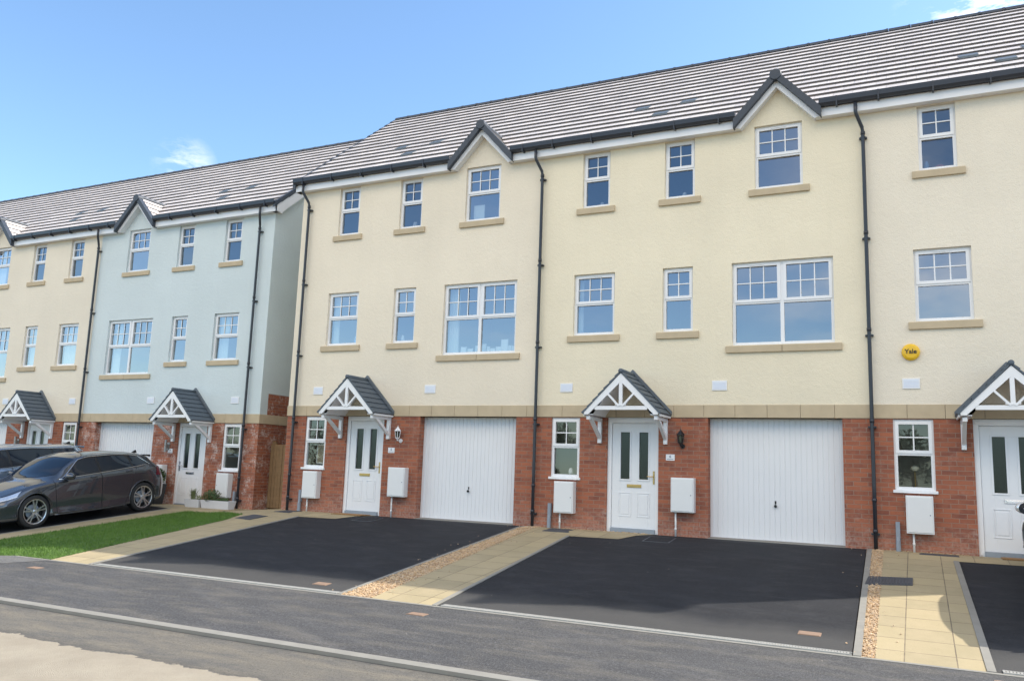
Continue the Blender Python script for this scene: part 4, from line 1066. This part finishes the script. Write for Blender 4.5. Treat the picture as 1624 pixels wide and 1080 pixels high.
def wheel(parent, x, y, side, R_=.334, rim_r=.248, spokes=5):
    t = MB(); o = side
    prof = [(rim_r, -.10), (rim_r + .015, -.105), (R_ - .03, -.10), (R_ - .006, -.085), (R_, -.05), (R_, .05), (R_ - .006, .085), (R_ - .03, .10), (rim_r + .015, .105), (rim_r, .10)]
    t.lathe([(r, a * side) for r, a in prof], (x, y, R_), 'x', 40)
    # open centre: drop the two end caps
    t.f = t.f[:-2]; t.m = t.m[:-2]
    w = t.build('wheel', M['rubber'], parent, smooth=True, mirror=False)
    r = MB()
    r.lathe([(rim_r - .018, .02 * side), (rim_r - .014, .098 * side), (rim_r + .004, .104 * side), (rim_r + .006, .08 * side), (rim_r + .004, -.09 * side)], (x, y, R_), 'x', 40)
    r.f = r.f[:-2]; r.m = r.m[:-2]
    for i in range(spokes):
        a0 = 2 * math.pi * i / spokes + math.pi / 2
        for da in (-.13, .13):
            a1 = a0 + da * 1.35; a2 = a0 + da * .8
            p = Vector((x + side * .082, y + math.cos(a2) * .045, R_ + math.sin(a2) * .045)); q = Vector((x + side * .092, y + math.cos(a1) * (rim_r - .008), R_ + math.sin(a1) * (rim_r - .008)))
            r.bar(p, q, .024, .026, up=(1, 0, 0))
        q = Vector((x + side * .085, y + math.cos(a0) * .07, R_ + math.sin(a0) * .07)); r.bar((x + side * .075, y, R_), q, .05, .03, up=(1, 0, 0))
    r.lathe([(.052, .05 * side), (.052, .092 * side), (.03, .10 * side), (.004, .102 * side)], (x, y, R_), 'x', 20)
    r.build('rim', M['alloy'], w, mirror=False)
    d = MB(); d.lathe([(.145, .0), (.145, .02 * side), (.05, .03 * side)], (x, y, R_), 'x', 28); d.build('brake_disc', M['grp'], w, mirror=False)
    k = MB(); k.lathe([(rim_r, -.02 * side), (rim_r, -.03 * side)], (x, y, R_), 'x', 28); k.build('wheel_back', M['under'], w, mirror=False)
def make_car(name, loc, rot, rows, wb, paint, label, spokes=5, estate=False, plate=True):
    c = Car(rows); root = thing(name, loc, label, 'car', None, rot)
    nu, ns = 110, 5; ks = [i / ns for i in range(8 * ns + 1)]
    mb = MB(); ring = len(ks) * 2 - 1
    for iu in range(nu + 1):
        u = iu / nu
        row = [c.P(u, k) for k in ks]
        pts = [(p.x, p.y, p.z) for p in row] + [(-p.x, p.y, p.z) for p in reversed(row[:-1])]
        mb.v += pts
    for iu in range(nu):
        for j in range(ring):
            a = iu * ring + j; b = iu * ring + (j + 1) % ring
            mb.f.append((a, b, b + ring, a + ring)); mb.m.append(0)
    mb.f += [tuple(range(ring)), tuple(nu * ring + j for j in range(ring - 1, -1, -1))]; mb.m += [0, 0]
    body = mb.build('body', [paint, M['under']], root, mirror=False)
    fw = .88; rw = .88 + wb; zw = .334
    cut = MB()
    for y in (fw, rw):
        for sd in (1, -1): cut.lathe([(.374, .55 * sd), (.374, 1.2 * sd)], (0, y, zw), 'x', 48)
    co = cut.build('cutter', [M['under']], root, mirror=False)
    bo = body.modifiers.new('b', 'BOOLEAN'); bo.operation = 'DIFFERENCE'; bo.object = co; bo.solver = 'EXACT'
    bpy.context.view_layer.update()
    dg = bpy.context.evaluated_depsgraph_get(); me = bpy.data.meshes.new_from_object(body.evaluated_get(dg))
    body.modifiers.clear(); body.data = me; bpy.data.objects.remove(co)
    for p in me.polygons:
        cc = p.center; dark = any(math.hypot(cc.y - y, cc.z - zw) < .372 for y in (fw, rw)) and .5 < abs(cc.x) < .9
        p.material_index = 1 if dark and abs(p.normal.x) < .6 or (dark and abs(cc.x) < .6) else 0
        p.use_smooth = not dark
    for sd in (1, -1):
        wheel(root, sd * .782, fw, sd, spokes=spokes); wheel(root, sd * .782, rw, sd, spokes=spokes)
    # arch lips
    for y in (fw, rw):
        m = MB()
        for sd in (1, -1):
            pts = []
            for i in range(25):
                a = math.pi * (-.04 + 1.08 * i / 24); yy = y + math.cos(a) * .377; zz = zw + math.sin(a) * .377
                # find body half width at this height
                best = None; pk = None
                for k in [1 + .1 * q for q in range(0, 41)]:
                    p = c.S(yy, k)
                    if pk and (pk.z - zz) * (p.z - zz) <= 0: t = (zz - pk.z) / (p.z - pk.z + 1e-9); best = pk.x + (p.x - pk.x) * t; break
                    pk = p
                if best is None: continue
                pts.append((sd * (best + .002), yy, zz))
            m.tube(pts, .011, 6)
        m.build('wheel_arch', paint, root, smooth=True, mirror=False)
    E_ = rows[8][-1][0] - 4.20    # extra length of estates
    # side doors: a dark seam patch below and the panel above it
    def door(q, hx, hk):
        s = patch(c, q, 14, 14, .0015); g = 9e-3
        q2 = ((q[0][0] + g, q[0][1] + .03), (q[1][0] - g, q[1][1] + .03), (q[2][0] - g, q[2][1]), (q[3][0] + g, q[3][1]))
        for sd in (1, -1):
            d = patch(c, q2, 14, 14, .004, (sd,)).build('door', paint, root, smooth=True, mirror=False, recalc=False)
            patch(c, q, 14, 14, .0018, (sd,)).build('door_seam', M['under'], d, mirror=False, recalc=False)
            h = MB(); p0 = c.S(hx, hk, .03); p1 = c.S(hx + .17, hk + .02, .03)
            h.tube([(sd * (p0.x - .025), p0.y, p0.z), (sd * p0.x, p0.y + .02, p0.z), (sd * p1.x, p1.y - .02, p1.z), (sd * (p1.x - .025), p1.y, p1.z)], .010, 8)
            h.build('handle', paint, d, smooth=True, mirror=False)
    xm = 2.42; xr = 3.30 + E_ * .5
    door(((1.36, 1.35), (xm, 1.35), (xm + .02, 5.02), (1.30, 5.02)), xm - .26, 4.25)
    door(((xm + .005, 1.35), (xr - .28, 1.35), (xr + .12, 5.02), (xm + .025, 5.02)), xr - .22, 4.35)
    # glass
    q5 = 5.10; q6 = 5.86
    wins = [((1.47, q5), (xm - .01, q5), (xm - .02, q6), (1.98, q6)), ((xm + .05, q5), (xr - .02, q5), (xr - .06, q6), (xm + .04, q6)),
            ((xr + .03, q5), ((3.78 if not estate else 4.28) , q5 + .06), ((3.50 if not estate else 4.14), q6 - .06), (xr - .02, q6))]
    for q in wins:
        for sd in (1, -1): patch(c, q, 12, 8, .005, (sd,)).build('side_window', M['carglass'], root, smooth=True, mirror=False, recalc=False)
    # black pillar band between the windows
    patch(c, ((1.45, 5.05), (xr + .35, 5.05), (xr + .1, 5.9), (1.97, 5.9)), 20, 8, .003).build('pillar', M['black'], root, smooth=True, mirror=False, recalc=False)
    e3 = wins[2][1][0]; e3t = wins[2][2][0]
    line(c, [(1.44, 5.03), (2.4, 5.03), (e3 + .03, 5.10), (e3t + .05, 5.86), (3.2, 5.93), (2.5, 5.93), (1.99, 5.93), (1.70, 5.5), (1.44, 5.05)], .0085, .006).build('window_trim', M['chrome'], root, smooth=True, mirror=False)
    m = MB()
    for sd in (1, -1):
        mm = patch(c, ((1.42, 6.10), (1.97, 6.12), (1.86, 8), (1.13, 8)), 2, 2, .005, (sd,))
    # windshield as one patch across
    def cross(xa0, xa1, xb0, xb1, off, name, mat, kmin=6.10):
        vs = []; n = 24; nt = 10
        for j in range(nt + 1):
            t = j / nt
            for i in range(n + 1):
                w = i / n * 2 - 1; k = 8 - (8 - kmin) * abs(w) ** 1.0
                xb = xa0 + (xb0 - xa0) * abs(w) ** 1.6; xt = xa1 + (xb1 - xa1) * abs(w) ** 1.6
                p = c.S(xb + (xt - xb) * t, k, off); vs.append(((1 if w >= 0 else -1) * p.x, p.y, p.z))
        g = MB(); q = n + 1; g.add(vs, [(j * q + i, j * q + i + 1, (j + 1) * q + i + 1, (j + 1) * q + i) for j in range(nt) for i in range(n)])
        g.build(name, mat, root, smooth=True, mirror=False, recalc=False)
    cross(1.13, 1.83, 1.44, 1.93, .005, 'windscreen', M['carglass'])
    re = rows[8][-1][0]
    cross(re - .21, re - .06, re - .20, re - .06, .005, 'rear_window', M['carglass'])
    # lamps
    for sd in (1, -1):
        hl = patch(c, ((.14, 3.55), (.50, 3.62), (.62, 4.35), (.16, 4.28)), 8, 5, .006, (sd,)).build('headlight', M['headlens'], root, smooth=True, mirror=False, recalc=False)
        patch(c, ((.15, 3.5), (.50, 3.58), (.52, 3.66), (.15, 3.58)), 8, 2, .009, (sd,)).build('daylight_strip', M['upvc'], hl, smooth=True, mirror=False, recalc=False)
        patch(c, ((re - .30, 3.45), (re - .05, 3.4), (re - .08, 4.45), (re - .22, 4.4)), 6, 5, .006, (sd,)).build('tail_light', M['redlens'], root, smooth=True, mirror=False, recalc=False)
        mi = MB(); px = .90 * sd
        vs = []; A = Vector((sd * .955, 1.60, .985))
        n1, n2 = 12, 8
        for j in range(n2 + 1):
            th = math.pi * j / n2
            for i in range(n1):
                ph = 2 * math.pi * i / n1
                vs.append((A.x + .115 * math.sin(th) * math.cos(ph), A.y + .07 * math.cos(th) if math.cos(th) > 0 else A.y + .11 * math.cos(th), A.z + .078 * math.sin(th) * math.sin(ph)))
        mi.add(vs, [(j * n1 + i, j * n1 + (i + 1) % n1, (j + 1) * n1 + (i + 1) % n1, (j + 1) * n1 + i) for j in range(n2) for i in range(n1)])
        mo = mi.build('door_mirror', paint, root, smooth=True, mirror=False)
        gm = MB(); gm.lathe([(.001, 1.668), (.075, 1.668), (.075, 1.662)], (A.x, 0, A.z), 'y', 18); gm.build('mirror_glass', M['carglass'], mo, mirror=False)
        st = MB(); st.bar((sd * .84, 1.58, .93), (sd * .92, 1.60, .955), .05, .03); st.build('mirror_arm', M['black'], mo, mirror=False)
    # spoiler, antenna, side skirt, lower bumper trim
    sp = MB(); ys = rows[8][-3][0]; zs_ = rows[8][-3][2]
    sp.add([(-.50, ys - .16, zs_ + .045), (.50, ys - .16, zs_ + .045), (.48, ys + .07, zs_ + .024), (-.48, ys + .07, zs_ + .024), (-.50, ys - .16, zs_ + .02), (.50, ys - .16, zs_ + .02), (.48, ys + .07, zs_ - .03), (-.48, ys + .07, zs_ - .03)],
           [(0, 1, 2, 3), (4, 7, 6, 5), (0, 4, 5, 1), (2, 6, 7, 3), (1, 5, 6, 2), (0, 3, 7, 4)]); sp.build('spoiler', paint, root, mirror=False, bevel=.01)
    an = MB(); az = rows[8][-4][2]; ay = rows[8][-4][0] + .1; an.add([(-.02, ay, az - .02), (.02, ay, az - .02), (0, ay + .12, az + .045), (0, ay + .15, az + .04), (-.02, ay + .16, az - .03), (.02, ay + .16, az - .03)], [(0, 1, 2), (0, 2, 3, 4), (1, 5, 3, 2), (4, 3, 5)]); an.build('antenna', M['black'], root, mirror=False)
    line(c, [(1.30, 1.15), (2.2, 1.12), (3.05 + E_ * .4, 1.15)], .016, .0).build('side_skirt', paint, root, smooth=True, mirror=False)
    if plate:
        m = MB(); m.box(-.26, .26, -.012, .0, .40, .51); m.build('number_plate', M['paper'], root, mirror=False)
    ex = MB(); ex.box(-.48, .48, -.004, .02, .26, .56); ex.build('grille', M['black'], root, mirror=False)
    return root

make_car('parked_car', (-3.905, -4.73, gz(-3, -4.73) + .012), (R(5.71), 0, 0), ROWS, 2.635, M['audi'], 'graphite grey hatchback parked on the drive next to the lawn')
est = stretch(ROWS, 4.20, 4.62, 1.10)
# squarer tail for the estate
for j, r in enumerate(est):
    if j >= 6:
        for i, (x, y, z) in enumerate(r):
            if x > 3.6: r[i] = (x + .10, y, z + {6: .05, 7: .05, 8: .05}[j] * (1 if x < 4.5 else .3))
make_car('parked_car', (-6.20, -5.25, gz(-6, -5.25) + .012), (R(5.6), 0, 0), est, 2.78, M['silverblue'], 'steel blue estate car parked behind the graphite hatchback', estate=True, spokes=6)
make_car('parked_car', (15.43, -.42, gz(15, -.42) + .0), (R(-5.6), 0, math.pi), ROWS, 2.55, M['whitecar'], 'white car of which only a front wheel and mirror show at the right edge', spokes=6)

# ------------------------------------------------------------------ trees across the road, only met as reflections in the low windows
def tree(x, y, h, seed, l):
    rnd = random.Random(seed); z0 = gz(x, y) - .06
    t = thing('tree', (x, y, z0), l, 'tree', 'trees across the road')
    m = MB(); m.tube([(0, 0, 0), (.05, 0, h * .3), (0, .1, h * .6)], [.22, .16, .07], 8)
    for i in range(6):
        a = rnd.random() * 6.28; m.tube([(0, 0, h * rnd.uniform(.25, .5)), (math.cos(a) * h * .25, math.sin(a) * h * .25, h * rnd.uniform(.6, .85))], [.08, .03], 6)
    m.build('trunk', M['timber'], t, mirror=False)
    f = MB()
    for i in range(16):
        a = rnd.random() * 6.28; r = rnd.uniform(0, .3) * h
        leaves(f, (math.cos(a) * r, math.sin(a) * r, h * rnd.uniform(.35, .9)), h * rnd.uniform(.12, .2), h * rnd.uniform(.10, .17), 260, .13, rnd, .3)
    f.build('crown', M['leaf_far'], t, mirror=False, recalc=False)
for i in range(13):
    tree(-60 + i * 8 + random.uniform(-2, 2), -52 - random.uniform(0, 8), random.uniform(5, 7.5), 50 + i, 'leafy tree number %d along the far side of the road behind the camera' % (i + 1))

# ------------------------------------------------------------------ light, sky, camera
sun_dir = Vector((1.0, .62, 1.0)).normalized()     # towards the sun
elev = math.asin(sun_dir.z)
sd = bpy.data.lights.new('sun', 'SUN'); sd.energy = 6.3; sd.angle = R(.55); sd.color = (1.0, .94, .84)
so = bpy.data.objects.new('sun', sd); COL.objects.link(so); so.rotation_euler = sun_dir.to_track_quat('Z', 'Y').to_euler()
w = bpy.data.worlds.new('World'); sc.world = w; w.use_nodes = True; nt = w.node_tree; nt.nodes.clear()
out = N(nt, 'ShaderNodeOutputWorld'); bg = N(nt, 'ShaderNodeBackground'); nt.links.new(bg.outputs[0], out.inputs[0])
sky = N(nt, 'ShaderNodeTexSky'); sky.sky_type = 'NISHITA'; sky.sun_disc = False
sky.sun_elevation = elev; sky.sun_rotation = math.atan2(sun_dir.x, sun_dir.y); sky.air_density = 1.0; sky.dust_density = .6; sky.ozone_density = 1.3
tc = N(nt, 'ShaderNodeTexCoord').outputs['Generated']; s3 = sep(nt, tc)
zz = math_(nt, 'MAXIMUM', s3[2], .03)
cv = comb(nt, math_(nt, 'DIVIDE', s3[0], zz), math_(nt, 'DIVIDE', s3[1], zz), 0)
cl = noise(nt, cv, .75, 8, .60)
clf = ramp(nt, cl, .52, .76)
# unseen cloud added high behind the camera to brighten the facades, thin wisps low down, almost clear ahead
ahead = N(nt, 'ShaderNodeMapRange'); nt.links.new(s3[1], ahead.inputs[0]); ahead.inputs[1].default_value = .0; ahead.inputs[2].default_value = -.40; ahead.inputs[3].default_value = .0; ahead.inputs[4].default_value = 1.0
high = N(nt, 'ShaderNodeMapRange'); nt.links.new(s3[2], high.inputs[0]); high.inputs[1].default_value = .36; high.inputs[2].default_value = .50; high.inputs[3].default_value = .12; high.inputs[4].default_value = 1.0
over = N(nt, 'ShaderNodeMapRange'); nt.links.new(s3[2], over.inputs[0]); over.inputs[1].default_value = .92; over.inputs[2].default_value = .70
clh = ramp(nt, cl, .28, .50)
clf2 = ramp(nt, noise(nt, comb(nt, math_(nt, 'MULTIPLY', s3[0], 5), 0, math_(nt, 'MULTIPLY', s3[2], 12)), 1.4, 5, .5), .38, .62)
fac = math_(nt, 'MULTIPLY', math_(nt, 'MULTIPLY', mix(nt, high.outputs[0], clf, clh), ahead.outputs[0]), math_(nt, 'MULTIPLY', high.outputs[0], over.outputs[0]))
# two small wisps over the roofs
wn_ = noise(nt, comb(nt, math_(nt, 'MULTIPLY', s3[0], 9), math_(nt, 'MULTIPLY', s3[1], 9), math_(nt, 'MULTIPLY', s3[2], 26)), 1.3, 7, .62)
def blob(px, amp, rad):
    d = Vector(px).normalized(); vm = N(nt, 'ShaderNodeVectorMath', operation='DISTANCE'); nt.links.new(tc, vm.inputs[0]); vm.inputs[1].default_value = d
    mr = N(nt, 'ShaderNodeMapRange'); nt.links.new(vm.outputs['Value'], mr.inputs[0]); mr.inputs[1].default_value = rad; mr.inputs[2].default_value = rad * .2; mr.inputs[3].default_value = 0; mr.inputs[4].default_value = amp
    return mr.outputs[0]
bl = math_(nt, 'ADD', blob((-.712, .622, .316), .55, .036), blob((.10, .875, .475), 1.2, .11))
fac = math_(nt, 'ADD', fac, math_(nt, 'MULTIPLY', blob((.02, -.97, .23), .42, .24), clf2))
fac = math_(nt, 'MINIMUM', math_(nt, 'ADD', fac, math_(nt, 'MULTIPLY', bl, ramp(nt, wn_, .46, .72))), .95)
cloudy = mix(nt, fac, mix(nt, 1.0, sky.outputs[0], (1.62, 1.86, 2.0), 'MULTIPLY'), (20.5, 18.2, 15.2))
nt.links.new(cloudy, bg.inputs['Color']); bg.inputs['Strength'].default_value = .15

cam = bpy.data.cameras.new('camera'); co = bpy.data.objects.new('camera', cam); COL.objects.link(co); sc.camera = co
r = Vector((0.9000252553228425, 0.4344849161395671, 0.0343132252673152)); u = Vector((0.03594294860460433, -0.1524546528237354, 0.9876566626505393)); f = Vector((-0.43435313309179546, 0.8876826214811168, 0.15282970684311806))
co.matrix_world = Matrix(((r.x, u.x, -f.x, 13.205606), (r.y, u.y, -f.y, -15.202273), (r.z, u.z, -f.z, 1.0534366), (0, 0, 0, 1)))
cam.sensor_width = 36; cam.lens = 29.139; cam.clip_end = 2000; cam.clip_start = .1
sc.view_settings.view_transform = 'Standard'; sc.view_settings.look = 'None'; sc.view_settings.exposure = 0; sc.view_settings.gamma = 1
sc.render.engine = 'CYCLES'
sc.cycles.max_bounces = 6; sc.cycles.transparent_max_bounces = 8; sc.cycles.caustics_reflective = False; sc.cycles.caustics_refractive = False
